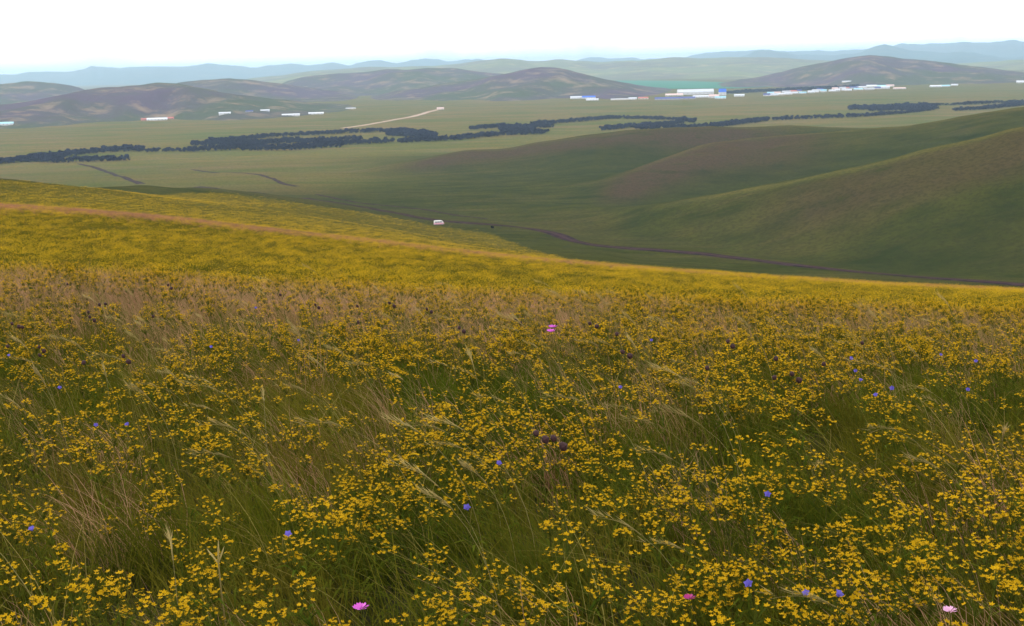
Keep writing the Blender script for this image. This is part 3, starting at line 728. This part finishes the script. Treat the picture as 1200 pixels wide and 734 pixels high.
# ------------------------------------------------------------------ meadow plants
class MB:
    """collects ribbons, tubes and flower heads; h is the height along a blade (0 root, 1 tip)"""
    def __init__(s): s.V, s.F, s.H, s.MI = [], [], [], []
    def ribbon(s, P, W, up=None, mi=0, side=None, h0=0.0):
        P = np.asarray(P, float); n = len(P); b = len(s.V)
        T = np.gradient(P, axis=0)
        sd = side if side is not None else np.array([math.cos(s.ang), math.sin(s.ang), 0.0])
        for i in range(n):
            wv = W[i] if hasattr(W, '__len__') else W * (1 - (i / (n - 1)) ** 1.6)
            s.H += [h0 + (1 - h0) * i / (n - 1)] * 2
            s.V += [P[i] - sd * wv / 2, P[i] + sd * wv / 2]
        for i in range(n - 1):
            s.F.append((b + 2 * i, b + 2 * i + 1, b + 2 * i + 3, b + 2 * i + 2)); s.MI.append(mi)
    def tube(s, P, r0, r1, n=3, mi=0):
        P = np.asarray(P, float); b = len(s.V); m = len(P)
        for i in range(m):
            r = r0 + (r1 - r0) * i / (m - 1)
            for k in range(n):
                a = 2 * math.pi * k / n
                s.V.append(P[i] + r * np.array([math.cos(a), math.sin(a), 0])); s.H.append(i / (m - 1))
        for i in range(m - 1):
            for k in range(n):
                s.F.append((b + i * n + k, b + i * n + (k + 1) % n, b + (i + 1) * n + (k + 1) % n, b + (i + 1) * n + k)); s.MI.append(mi)
    def head(s, c, nrm, r, petals=5, mi=0, cup=0.35):
        nrm = np.asarray(nrm, float); nrm /= np.linalg.norm(nrm)
        u = np.cross(nrm, [0.3, 0.9, 0.2]); u /= np.linalg.norm(u); v = np.cross(nrm, u)
        b = len(s.V); s.V.append(np.asarray(c) - nrm * r * .1); s.H.append(0.0); a0 = random.uniform(0, 6.28)
        for k in range(petals * 2):
            a = a0 + math.pi * k / petals; q = r if k % 2 == 0 else r * .55
            s.V.append(np.asarray(c) + (u * math.cos(a) + v * math.sin(a)) * q + nrm * (cup * r if k % 2 == 0 else 0.1 * r)); s.H.append(1.0)
        for k in range(petals * 2):
            s.F.append((b, b + 1 + k, b + 1 + (k + 1) % (petals * 2))); s.MI.append(mi)
    def mesh(s, name, mats, shade=True):
        me = mesh_np(name, s.V, s.F, mats, shade); fattr(me, 'h', s.H)
        me.polygons.foreach_set('material_index', np.array(s.MI, np.int32)); me.update()
        return me
    def join(s, o, mi):
        b = len(s.V); s.V += o.V; s.H += o.H; s.F += [tuple(i + b for i in f) for f in o.F]; s.MI += [mi] * len(o.F)

WIND = np.array([-1.0, 0.12, 0.0])
def blade(mb, x, y, L, lean, W, seg=4, mi=0, spread=0.35):
    a = random.gauss(0, 0.75); d = np.array([WIND[0] * math.cos(a) - WIND[1] * math.sin(a), WIND[0] * math.sin(a) + WIND[1] * math.cos(a), 0])
    e = np.array([random.uniform(-1, 1), random.uniform(-1, 1), 0]) * spread
    t = np.linspace(0, 1, seg + 1)[:, None]
    P = np.array([[x, y, -0.03]]) + L * (t * np.array([[0, 0, 1.0]]) * (1 - 0.28 * lean * t) + d[None] * lean * 0.62 * t ** 2.1 + e[None] * t)
    mb.ang = random.uniform(-0.6, 0.6); mb.ribbon(P, W, mi=mi)
    return P
def tuft(n, L, W, rad, lean=(0.3, 1.1), mi=0, seg=4):
    mb = MB()
    for _ in range(n):
        a, r = random.uniform(0, 6.28), rad * math.sqrt(random.random())
        blade(mb, r * math.cos(a), r * math.sin(a), random.uniform(.55, 1.1) * L, random.uniform(*lean), W * random.uniform(.7, 1.3), seg, mi)
    return mb

def cluster(nh, width, hr):
    """flat-topped spray of small yellow heads on thin stalks; origin at the spray's fork"""
    mb = MB(); top = random.uniform(.035, .055)
    for _ in range(nh):
        a, r = random.uniform(0, 6.28), width * .5 * math.sqrt(random.random())
        p = np.array([r * math.cos(a), r * math.sin(a), top * (1 - (r / width) ** 2 * .8) + random.uniform(-.012, .012)])
        mb.tube([(0, 0, 0), p * np.array([.6, .6, .65]), p], .0009, .0006, 3, 1)
        mb.head(p, (random.gauss(0, .35), random.gauss(-.1, .35), 1), hr * random.uniform(.75, 1.25), 5, 0)
    return mb
def yellow_plant(seed, hr=.0068):
    """stem, foliage and three to five sprays with the places where they fork"""
    random.seed(seed); H = random.uniform(.28, .40)
    st, fo, cl = MB(), MB(), []
    bend = random.uniform(.03, .12); main = np.array([[-bend * t ** 2, .01 * t, H * t] for t in np.linspace(-.06, 1, 7)])
    st.tube(main, .0022, .0014, 4)
    nb = random.randint(3, 5); tips = [main[-1]]
    for k in range(nb):
        t = random.uniform(.55, .88); b = np.array([-bend * t ** 2, .01 * t, H * t]); a = random.uniform(0, 6.28)
        e = b + np.array([math.cos(a) * random.uniform(.05, .12), math.sin(a) * random.uniform(.05, .12), random.uniform(.03, .09)])
        st.tube([b, (b + e) / 2 + np.array([0, 0, -.01]), e], .0014, .0010, 3); tips.append(e)
    for k in range(26):
        t = random.uniform(.05, .85); b = np.array([-bend * t ** 2, .01 * t, H * t]); a = random.uniform(0, 6.28); L = random.uniform(.05, .11)
        d = np.array([math.cos(a), math.sin(a), 0])
        fo.ang = a + 1.57; fo.ribbon([b, b + d * L * .5 + np.array([0, 0, L * .35]), b + d * L + np.array([0, 0, L * .25])], [.004, .007, .0005])
    for e in tips:
        cl.append((e, cluster(random.randint(10, 16), random.uniform(.06, .10), hr)))
    return st, fo, cl
def feather(seed, H):
    random.seed(seed)
    st, pl = MB(), MB(); arch = random.uniform(.35, .75); t = np.linspace(-.05, 1, 9)
    P = np.stack([-H * arch * .55 * np.sign(t) * np.abs(t) ** 2.4, .03 * H * t, H * (t - .28 * arch * np.abs(t) ** 3)], -1)
    st.tube(P, .0017, .0009, 3)
    d = P[-1] - P[-2]; d /= np.linalg.norm(d); L = random.uniform(.10, .2); s = np.linspace(0, 1, 8)[:, None]
    Q = P[-1][None] + d[None] * L * s + np.array([[-.25, 0, -.75]]) * L * .55 * s ** 2
    pl.tube(Q, .0035, .0007, 3)
    for k in range(34):
        q = Q[random.randint(0, 6)] + d * random.uniform(0, .02); v = d * random.uniform(.02, .05) + np.array([random.gauss(-.006, .006), random.gauss(0, .008), random.gauss(-.006, .006)])
        pl.ang = random.uniform(0, 3.1); pl.ribbon([q, q + v * .6, q + v], [.0026, .0022, .0004], h0=.6)
    return st, pl
for m_, v_ in (('feather_stem', (0.22, 0.18, 0.05)), ):
    M[m_] = simple(m_, v_, 0.6, 0.3, 2.0, 0.2)

# ---- scattered (uncountable) growth by geometry nodes
def scatter(name, label, cat, protos, P, rot, scl, idx):
    """one object: points carrying rotation, size and variant; each variant is real mesh geometry"""
    me = bpy.data.meshes.new(name); me.vertices.add(len(P)); me.vertices.foreach_set('co', np.asarray(P, np.float32).ravel())
    a = me.attributes.new('rot', 'FLOAT_VECTOR', 'POINT'); a.data.foreach_set('vector', np.asarray(rot, np.float32).ravel())
    fattr(me, 'scl', scl)
    a = me.attributes.new('idx', 'INT', 'POINT'); a.data.foreach_set('value', np.asarray(idx, np.int32))
    o = link(name, me)
    g = bpy.data.node_groups.new(name, 'GeometryNodeTree')
    g.interface.new_socket('Geometry', in_out='INPUT', socket_type='NodeSocketGeometry'); g.interface.new_socket('Geometry', in_out='OUTPUT', socket_type='NodeSocketGeometry')
    gi, go = g.nodes.new('NodeGroupInput'), g.nodes.new('NodeGroupOutput')
    jn = g.nodes.new('GeometryNodeJoinGeometry'); ip = g.nodes.new('GeometryNodeInstanceOnPoints')
    for pm in reversed(protos):
        po = bpy.data.objects.new(pm.name, pm)
        oi = g.nodes.new('GeometryNodeObjectInfo'); oi.inputs['Object'].default_value = po
        gti = g.nodes.new('GeometryNodeGeometryToInstance')
        g.links.new(oi.outputs['Geometry'], gti.inputs[0]); g.links.new(gti.outputs[0], jn.inputs[0])
    def na_(n, ty):
        q = g.nodes.new('GeometryNodeInputNamedAttribute'); q.data_type = ty; q.inputs['Name'].default_value = n
        return q.outputs['Attribute']
    e2r = g.nodes.new('FunctionNodeEulerToRotation')
    g.links.new(na_('rot', 'FLOAT_VECTOR'), e2r.inputs[0]); g.links.new(e2r.outputs[0], ip.inputs['Rotation'])
    g.links.new(na_('scl', 'FLOAT'), ip.inputs['Scale']); g.links.new(na_('idx', 'INT'), ip.inputs['Instance Index'])
    ip.inputs['Pick Instance'].default_value = True
    g.links.new(gi.outputs[0], ip.inputs['Points']); g.links.new(jn.outputs[0], ip.inputs['Instance']); g.links.new(ip.outputs[0], go.inputs[0])
    o.modifiers.new('scatter', 'NODES').node_group = g
    return tag(o, label, cat, kind='stuff')
def wedge(n, r0, r1, half=27.0, power=2.0):
    """points spread evenly over a sector of the slope"""
    r = (r0 ** power + rng.random(n) * (r1 ** power - r0 ** power)) ** (1 / power); a = np.radians(rng.uniform(-half, half, n))
    return np.sin(a) * r, np.cos(a) * r, r, a
def swath(n, y0, y1, half=26.5, pad=1.9):
    """points spread evenly over the near meadow, a strip wider than the view on both sides"""
    k = math.tan(math.radians(half)); y = rng.uniform(y0, y1, n * 4); y = y[rng.random(n * 4) < (k * y + pad) / (k * y1 + pad)][:n]
    x = rng.uniform(-1, 1, len(y)) * (k * y + pad)
    return x, y, np.hypot(x, y), np.arctan2(x, y)
def rots(n, sp=0.7, tilt=0.08):
    return np.stack([rng.normal(0, tilt, n), rng.normal(0, tilt, n), rng.normal(0, sp, n)], -1)
def thin(x, y, r, keep): return x[keep], y[keep], r[keep]

# density of the yellow flowers: drifts and gaps
def ydens(x, y): return smooth(-.45, .35, fbm(x / 1.3, y / 1.3, 4, 91)) * 0.68 + 0.32

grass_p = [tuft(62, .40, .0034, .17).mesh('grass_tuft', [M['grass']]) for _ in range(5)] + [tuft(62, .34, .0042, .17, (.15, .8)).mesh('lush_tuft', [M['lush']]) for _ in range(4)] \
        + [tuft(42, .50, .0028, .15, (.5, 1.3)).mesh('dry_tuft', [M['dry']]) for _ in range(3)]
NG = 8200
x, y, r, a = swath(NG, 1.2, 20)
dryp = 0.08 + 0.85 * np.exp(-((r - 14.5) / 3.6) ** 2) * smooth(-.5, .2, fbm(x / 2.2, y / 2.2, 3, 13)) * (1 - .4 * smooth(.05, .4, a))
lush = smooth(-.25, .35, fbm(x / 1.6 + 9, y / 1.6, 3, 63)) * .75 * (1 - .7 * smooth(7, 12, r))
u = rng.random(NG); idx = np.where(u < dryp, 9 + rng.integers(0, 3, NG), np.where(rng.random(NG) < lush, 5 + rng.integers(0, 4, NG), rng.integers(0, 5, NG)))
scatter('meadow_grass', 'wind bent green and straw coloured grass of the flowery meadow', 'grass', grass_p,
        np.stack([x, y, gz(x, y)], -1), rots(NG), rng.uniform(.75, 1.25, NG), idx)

def arching(n):
    mb = MB()
    for _ in range(n):
        a, q = random.uniform(0, 6.28), .12 * math.sqrt(random.random())
        blade(mb, q * math.cos(a), q * math.sin(a), random.uniform(.55, .78), random.uniform(1.1, 1.75), .0034 * random.uniform(.8, 1.3), 8, 0, .12)
    return mb.mesh('arching_grass', [M['arch']])
M['arch'] = plantmat('arching_blade', (0.07, 0.075, 0.010), (0.36, 0.29, 0.075), (0.30, 0.21, 0.07))
NA = 1150
x, y, r, a = swath(NA, 2.0, 14.5)
scatter('arching_grass', 'long arching pale grass blades bowing over the flowers', 'grass', [arching(random.randint(4, 8)) for _ in range(6)], np.stack([x, y, gz(x, y)], -1), rots(NA, .5), rng.uniform(.75, 1.1, NA), rng.integers(0, 6, NA))

# ---- yellow wildflowers: 300 nearest as plants of their own, the rest scattered
YP = [yellow_plant(300 + k) for k in range(6)]
YM = []
for st, fo, cl in YP:
    YM.append((st.mesh('stem', [M['stem']]), fo.mesh('foliage', [M['lush']]), [(e, c.mesh('flower_spray', [M['petal_yellow'], M['stem']])) for e, c in cl]))
def yjoined(p, name):
    st, fo, cl = p; mb = MB(); mb.join(st, 2); mb.join(fo, 1)
    for e, c in cl:
        q = MB(); q.V = [v + e for v in c.V]; q.F, q.H, q.MI = c.F, c.H, c.MI
        b = len(mb.V); mb.V += q.V; mb.H += q.H; mb.F += [tuple(i + b for i in f) for f in q.F]; mb.MI += [0 if m == 0 else 2 for m in q.MI]
    return mb.mesh(name, [M['petal_yellow'], M['lush'], M['stem']])
yj = [yjoined(p, 'yellow_flower_plant') for p in YP]
NY = 8200
x, y, r, a = swath(NY, 1.4, 20.5)
keep = rng.random(NY) < ydens(x, y); x, y, r, a = x[keep], y[keep], r[keep], a[keep]
z = gz(x, y)
PX = np.stack([x, y, z + .4], -1) - CAM; dd = PX @ Fv
sx = 600 + FPX * (PX @ Rv) / dd; sy = IH / 2 - FPX * (PX @ Uv) / dd
order = np.argsort(np.where((sx > 0) & (sx < IW) & (sy < IH + 15), r, 99))
hero = np.zeros(len(x), bool); hero[order[:290]] = True
ylab = 'slender wildflower with branching sprays of small yellow heads in the near meadow'
def root_at(name, x, y, z, rz, s, label, cat, group=None, tilt=0.05):
    o = bpy.data.objects.new(name, None); COL.objects.link(o); o.location = (x, y, z); o.scale = (s, s, s)
    o.rotation_euler = (rng.normal(0, tilt), rng.normal(0, tilt), rz); o.empty_display_size = .05
    return tag(o, label, cat, group)
HX, HY, HZ = x[hero], y[hero], z[hero]; ALLXY = np.stack([x, y], -1); SPECIAL = []
n = int((~hero).sum())
scatter('yellow_flower_growth', 'dense yellow wildflowers covering the meadow up to its first brow', 'wildflowers', yj,
        np.stack([x, y, z], -1)[~hero], rots(n, .8), rng.uniform(.8, 1.15, n), rng.integers(0, 6, n))

# ---- far meadow: clumps that get coarser with distance
def clump(nb, nf, rad, L, W, fr, dry=False):
    mb = MB(); g = tuft(nb, L, W, rad, (.3, 1.0), 0, 2); mb.join(g, 1 if not dry else 2)
    for _ in range(nf):
        a, q = random.uniform(0, 6.28), rad * 1.1 * math.sqrt(random.random())
        mb.head((q * math.cos(a), q * math.sin(a), L * random.uniform(.7, 1.05)), (random.gauss(0, .4), random.gauss(-.3, .4), 1), fr * random.uniform(.7, 1.3), 4, 0, .2)
    return mb.mesh('meadow_clump', [M['petal_yellow_far'], M['grass'], M['rosy']])
mid_p = [clump(30, 44, .3, .38, .008, .0155) for _ in range(3)] + [clump(44, 10, .3, .40, .008, .014) for _ in range(2)] + [clump(54, 2, .3, .45, .007, .012, True) for _ in range(2)]
NM = 36000
x, y, r, a = wedge(NM, 19, 185, 26.5, 1.35)
azn = np.interp(a, AZ_IN, FR['C2'])
pk = np.exp(-((r - azn * .97) / 15.0) ** 2) * .97 * smooth(-.8, -.1, fbm(x / 9, y / 9, 3, 14))
grn = np.clip(smooth(-.3, .4, fbm(x / 7, y / 14, 3, 55)) * .45 + smooth(-.15, .35, fbm(x / 1.6, y / 3.2, 3, 58)) * .6, 0, .95)
u = rng.random(NM); idx = np.where(u < pk, 5 + rng.integers(0, 2, NM), np.where(rng.random(NM) < grn, 3 + rng.integers(0, 2, NM), rng.integers(0, 3, NM)))
scatter('far_flower_meadow', 'yellow flower meadow sweeping over the second brow', 'meadow', mid_p, np.stack([x, y, gz(x, y)], -1), rots(NM), rng.uniform(.7, 1.15, NM) * (1 + r / 400), idx)
far_p = [clump(14, 22, .9, .40, .05, .05) for _ in range(3)] + [clump(18, 2, .9, .42, .05, .08) for _ in range(2)]
NF = 42000
x, y, r, a = wedge(NF, 180, 600, 26.5, 1.6)
e3 = np.minimum(np.interp(a, AZ_IN, FR['C3']), np.interp(a, AZ_IN, FR['T']) - 18); xp = 600 + FPX * np.tan(a); rgt = smooth(560, 760, xp); e3 = e3 * (1 - rgt) + np.interp(a, AZ_IN, FR['C2']) * rgt
kp = r < e3 * rng.normal(1.0, .015, NF); x, y, r = thin(x, y, r, kp); n = len(x)
grn = smooth(-.2, .4, fbm(x / 25, y / 60, 4, 56)) * .85
idx = np.where(rng.random(n) < grn, 3 + rng.integers(0, 2, n), rng.integers(0, 3, n))
scatter('distant_flower_meadow', 'distant yellow meadow falling away to the dirt track', 'meadow', far_p, np.stack([x, y, gz(x, y)], -1), rots(n), rng.uniform(.7, 1.2, n), idx)

# ---- feather grass stalks
FM, FK = [], []
for k in range(7):
    st, pl = feather(700 + k, .52 + .03 * k); random.seed(700 + k); FK.append('deeply bowed' if random.uniform(.35, .75) > .55 else 'gently bowed'); FM.append((st.mesh('stem', [M['feather_stem']]), pl.mesh('plume', [M['straw']])))
random.seed(5)
x, y, r, a = wedge(150, 2.6, 12, 23, 1.4)
for i in range(len(x)):
    k_ = rng.integers(7); st, pl = FM[k_]
    sc_ = rng.uniform(.8, 1.2); nn_ = int((np.hypot(*(ALLXY - [x[i], y[i]]).T) < .22).sum()); SPECIAL.append((x[i], y[i], 'beneath an arching feathery stalk'))
    lab = f"{'short' if sc_ < .92 else 'tall' if sc_ > 1.08 else 'medium'} {FK[k_]} stalk with a pale drooping feathery plume, rising from " + ('thick yellow flowers' if nn_ > 2 else 'sparse yellow flowers' if nn_ else 'open grass')
    o = root_at('feather_stalk', x[i], y[i], gz(x[i], y[i])[0], rng.normal(0, .45), sc_, lab, 'stalk', 'feathery stalks rising above the flowers')
    link('stem', st, o); link('plume', pl, o)

# ---- violet bellflowers, pinks and dark seedheads, each where the photograph shows it
def stemmesh(H, bend):
    mb = MB(); mb.tube([(-bend * t * t, 0, H * t) for t in np.linspace(-.06, 1, 6)], .0018, .0012, 4); return mb.mesh('stem', [M['stem']])
def leafmesh(H, n, bend):
    mb = MB()
    for k in range(n):
        t = random.uniform(.1, .8); b = np.array([-bend * t * t, 0, H * t]); a = random.uniform(0, 6.28); L = random.uniform(.04, .08); d = np.array([math.cos(a), math.sin(a), 0])
        mb.ang = a + 1.57; mb.ribbon([b, b + d * L * .5 + np.array([0, 0, L * .4]), b + d * L + np.array([0, 0, L * .3])], [.003, .009, .0006])
    return mb.mesh('leaves', [M['lush']])
def bell(r, mat):
    mb = MB(); n = 10
    prof = [(.15, 0), (.55, .35), (.72, .9), (1.05, 1.35)]; b = 0
    for j, (q, h) in enumerate(prof):
        for k in range(n):
            a = 2 * math.pi * k / n; f = 1 + (.28 if k % 2 == 0 else -.12) * (j == 3)
            mb.V.append(np.array([q * r * f * math.cos(a), q * r * f * math.sin(a), h * r])); mb.H.append(j / 3)
    for j in range(3):
        for k in range(n): mb.F.append((j * n + k, j * n + (k + 1) % n, (j + 1) * n + (k + 1) % n, (j + 1) * n + k)); mb.MI.append(0)
    return mb.mesh('blossom', [mat])
def petal(r, mat):
    mb = MB(); n = 7; b = len(mb.V)
    mb.V.append(np.array([.1 * r, 0, 0])); mb.H.append(0)
    for k in range(n):
        u = k / (n - 1) * 2 - 1; q = r * (1 - .25 * u * u) * (1 if k % 2 else .86)
        mb.V.append(np.array([q * math.cos(u * .6), q * math.sin(u * .6), .22 * r + .12 * r * (k % 2)])); mb.H.append(1)
    for k in range(n - 1): mb.F.append((0, k + 1, k + 2)); mb.MI.append(0)
    return mb.mesh('petal', [mat])
def seedhead(r):
    mb = MB(); rr = [.3, .85, 1.0, .8, .35]; hh = [0, .45, 1.05, 1.7, 2.1]; n = 7
    for j in range(5):
        for k in range(n):
            a = 2 * math.pi * k / n; f = random.uniform(.85, 1.15); mb.V.append(np.array([rr[j] * r * f * math.cos(a), rr[j] * r * f * math.sin(a), hh[j] * r])); mb.H.append(j / 4)
    for j in range(4):
        for k in range(n): mb.F.append((j * n + k, j * n + (k + 1) % n, (j + 1) * n + (k + 1) % n, (j + 1) * n + k)); mb.MI.append(0)
    mb.F += [tuple(range(4 * n, 5 * n))]; mb.MI.append(0)
    return mb.mesh('seed_head', [M['seed']], False)
BH, BB = .50, .05
b_st, b_lf, b_bl = stemmesh(BH, BB), leafmesh(BH, 12, BB), bell(.0085, M['bell'])
for px, py in [(150, 499), (113, 499), (39, 621), (338, 627), (584, 545), (547, 597), (727, 455), (899, 581), (877, 685), (945, 697), (981, 699), (350, 400), (300, 362), (247, 408), (10, 418), (996, 421), (1003, 436), (1008, 447), (1027, 465), (1045, 456), (1134, 458), (1144, 425), (1102, 417), (763, 400), (70, 456)]:
    s = rng.uniform(.92, 1.06); p = hit(px, py, BH * s, 2.0, 40)
    nn_ = int((np.hypot(*(ALLXY - p[:2]).T) < .25).sum()); SPECIAL.append((p[0], p[1], 'beside a violet bellflower'))
    o = root_at('bellflower', p[0] + BB * s, p[1], p[2], 0, s, 'violet blue bellflower on a thin stem ' + ('crowded by yellow flowers' if nn_ > 3 else 'beside a few yellow flowers' if nn_ else 'alone in green grass'), 'wildflower', 'violet bellflowers dotted through the meadow', 0)
    link('stem', b_st, o); link('leaves', b_lf, o)
    for k, (ox, oz) in enumerate(((0, 0),)):
        b = link('blossom', b_bl, o, (-BB + ox, rng.uniform(-.01, .01), BH + oz)); b.rotation_euler = (rng.uniform(.3, .9), rng.uniform(-.5, .5), 0)
pst = stemmesh(.48, .03); plf = leafmesh(.48, 8, .03)
for px, py, mt, rad, lab in [(423, 714, 'magenta', .021, 'large magenta pink flower among the dense yellow sprays'), (648, 384, 'magenta', .034, 'upper flower of a bright magenta pair below the pink grass brow'),
                             (646, 389, 'magenta', .034, 'lower flower of a bright magenta pair below the pink grass brow'), (1113, 717, 'palepink', .018, 'pale pink flower with soft petals close to the ground'),
                             (808, 702, 'crimson', .016, 'small dark crimson flower next to yellow sprays')]:
    p = hit(px, py, .48, 2.0, 40); SPECIAL.append((p[0], p[1], 'beside the ' + ' '.join(lab.split()[:3]).replace(' of', '')))
    o = root_at('pink_flower', p[0] + .03, p[1], p[2], 0, 1, lab, 'wildflower', 'pink flowers of the meadow', 0)
    link('stem', pst, o); link('leaves', plf, o)
    pm = petal(rad, M[mt])
    for k in range(6):
        q = link('petal', pm, o, (-.03, 0, .48)); q.rotation_euler = (-.25, -.1, k * math.pi / 3)
s_st, s_hd = stemmesh(.62, .04), [seedhead(.012), seedhead(.015)]
for px, py in [(80, 328), (197, 329), (117, 352), (125, 350), (104, 361), (106, 366), (181, 365), (15, 374), (28, 377), (10, 400), (45, 402), (47, 411), (145, 412), (97, 420), (330, 340), (370, 352), (420, 353), (458, 349), (421, 372), (538, 379), (501, 357), (606, 369), (693, 373), (723, 386), (630, 501), (650, 507), (732, 405), (910, 415), (907, 436), (930, 433), (966, 421), (831, 426), (853, 395), (1012, 396)]:
    s = rng.uniform(.85, 1.0); p = hit(px, py + 4, .63 * s, 3.0, 40)
    nh = int(rng.integers(1, 3)); lab = ('single' if nh == 1 else 'twin') + ' dark brown seedhead on a thin stalk ' + ('in the dry pinkish grass of the brow' if math.hypot(p[0], p[1]) > 10.5 else 'over the yellow flowers')
    SPECIAL.append((p[0], p[1], 'beside a dark seedhead'))
    o = root_at('dark_seedhead', p[0] + .04 * s, p[1], p[2], 0, s, lab, 'seedhead', 'dark seedheads on the near brow', 0)
    link('stem', s_st, o)
    for k, (ox, oz) in enumerate(((0, 0), (.035, -.03))[:nh]):
        b = link('seed_head', s_hd[k], o, (-.04 + ox, rng.uniform(-.01, .01), .61 + oz)); b.rotation_euler = (rng.uniform(-.4, .4), rng.uniform(-1.2, .2), 0)
# straw stalk with forked top
mb = MB(); p = hit(275, 733, 0.05, 1.8, 20); q = hit(265, 660, .42, 1.8, 20)
mb.tube([(0, 0, -.02), (-.012, 0, .18), (-.02, 0, .33), (-.022, 0, .43)], .0032, .002, 5)
o = root_at('dry_stalk', q[0], q[1], q[2], 0, 1, 'dead straw coloured stalk with a forked top among yellow sprays', 'stalk', None, 0)
link('stem', mb.mesh('stem', [M['straw']]), o)
for d in ((.02, .05), (-.03, .045), (.005, .07)):
    mb = MB(); mb.ang = .3; mb.ribbon([(-.022, 0, .42), (-.022 + d[0] * .6, 0, .42 + d[1] * .6), (-.022 + d[0], 0, .42 + d[1])], [.004, .006, .001], h0=.5); link('dry_leaf', mb.mesh('dry_leaf', [M['straw']]), o)

SP = np.array([(q[0], q[1]) for q in SPECIAL]); NWORD = {4: 'four', 5: 'five', 6: 'six'}
for hx, hy, hz_ in zip(HX, HY, HZ):
    st, fo, cl = YM[rng.integers(6)]; sc_ = rng.uniform(.8, 1.15)
    ds = np.hypot(*(SP - [hx, hy]).T); kk = int(np.argmin(ds)); nn_ = int((np.hypot(*(ALLXY - [hx, hy]).T) < .2).sum()) - 1
    ctx = SPECIAL[kk][2] if ds[kk] < .16 else 'in the thick of a yellow drift' if nn_ > 4 else 'beside a few others' if nn_ > 1 else 'standing apart in the grass'
    o = root_at('yellow_wildflower', hx, hy, hz_, rng.normal(0, .8), sc_, f"{'low' if sc_ < .92 else 'tall' if sc_ > 1.04 else 'mid height'} yellow wildflower with {NWORD.get(len(cl), 'several')} sprays, {ctx}", 'wildflower', 'yellow wildflowers of the near meadow')
    link('stem', st, o); link('foliage', fo, o)
    for e, c in cl: link('flower_spray', c, o, e)

# small dark shrub near the van
p = hit(577, 269, 0, 340, 1500); c, f = CROWNS[2]
sh = root_at('dark_shrub', p[0], p[1], p[2], 0, 1, 'small dark shrub standing alone near the parked van', 'shrub')
link('foliage', mesh_np('foliage', c[:-10] * np.array([1.6, 1.6, 2.0]), f[:-5], M['leaf_far'], False), sh)
link('trunk', mesh_np('trunk', c[-10:] * np.array([1.6, 1.6, 2.0]), f[-5:] - (len(c) - 10), M['bark_far'], False), sh)

# ------------------------------------------------------------------ air
V, F = boxm(-47000, 47000, -47000, 47000, -110, 270)
hz = link('haze', mesh_np('haze', V, F, None, False)); tag(hz, 'pale blue haze lying over the valley and the far mountains', 'haze', kind='stuff')
m, t, out = newmat('haze_air')
pv = N(t, 'ShaderNodeVolumePrincipled'); pv.inputs['Color'].default_value = (0.57, 0.79, 1.0, 1); pv.inputs['Density'].default_value = 6.6e-5
pv.inputs['Anisotropy'].default_value = 0.2
t.links.new(pv.outputs[0], out.inputs['Volume']); hz.data.materials.append(m)
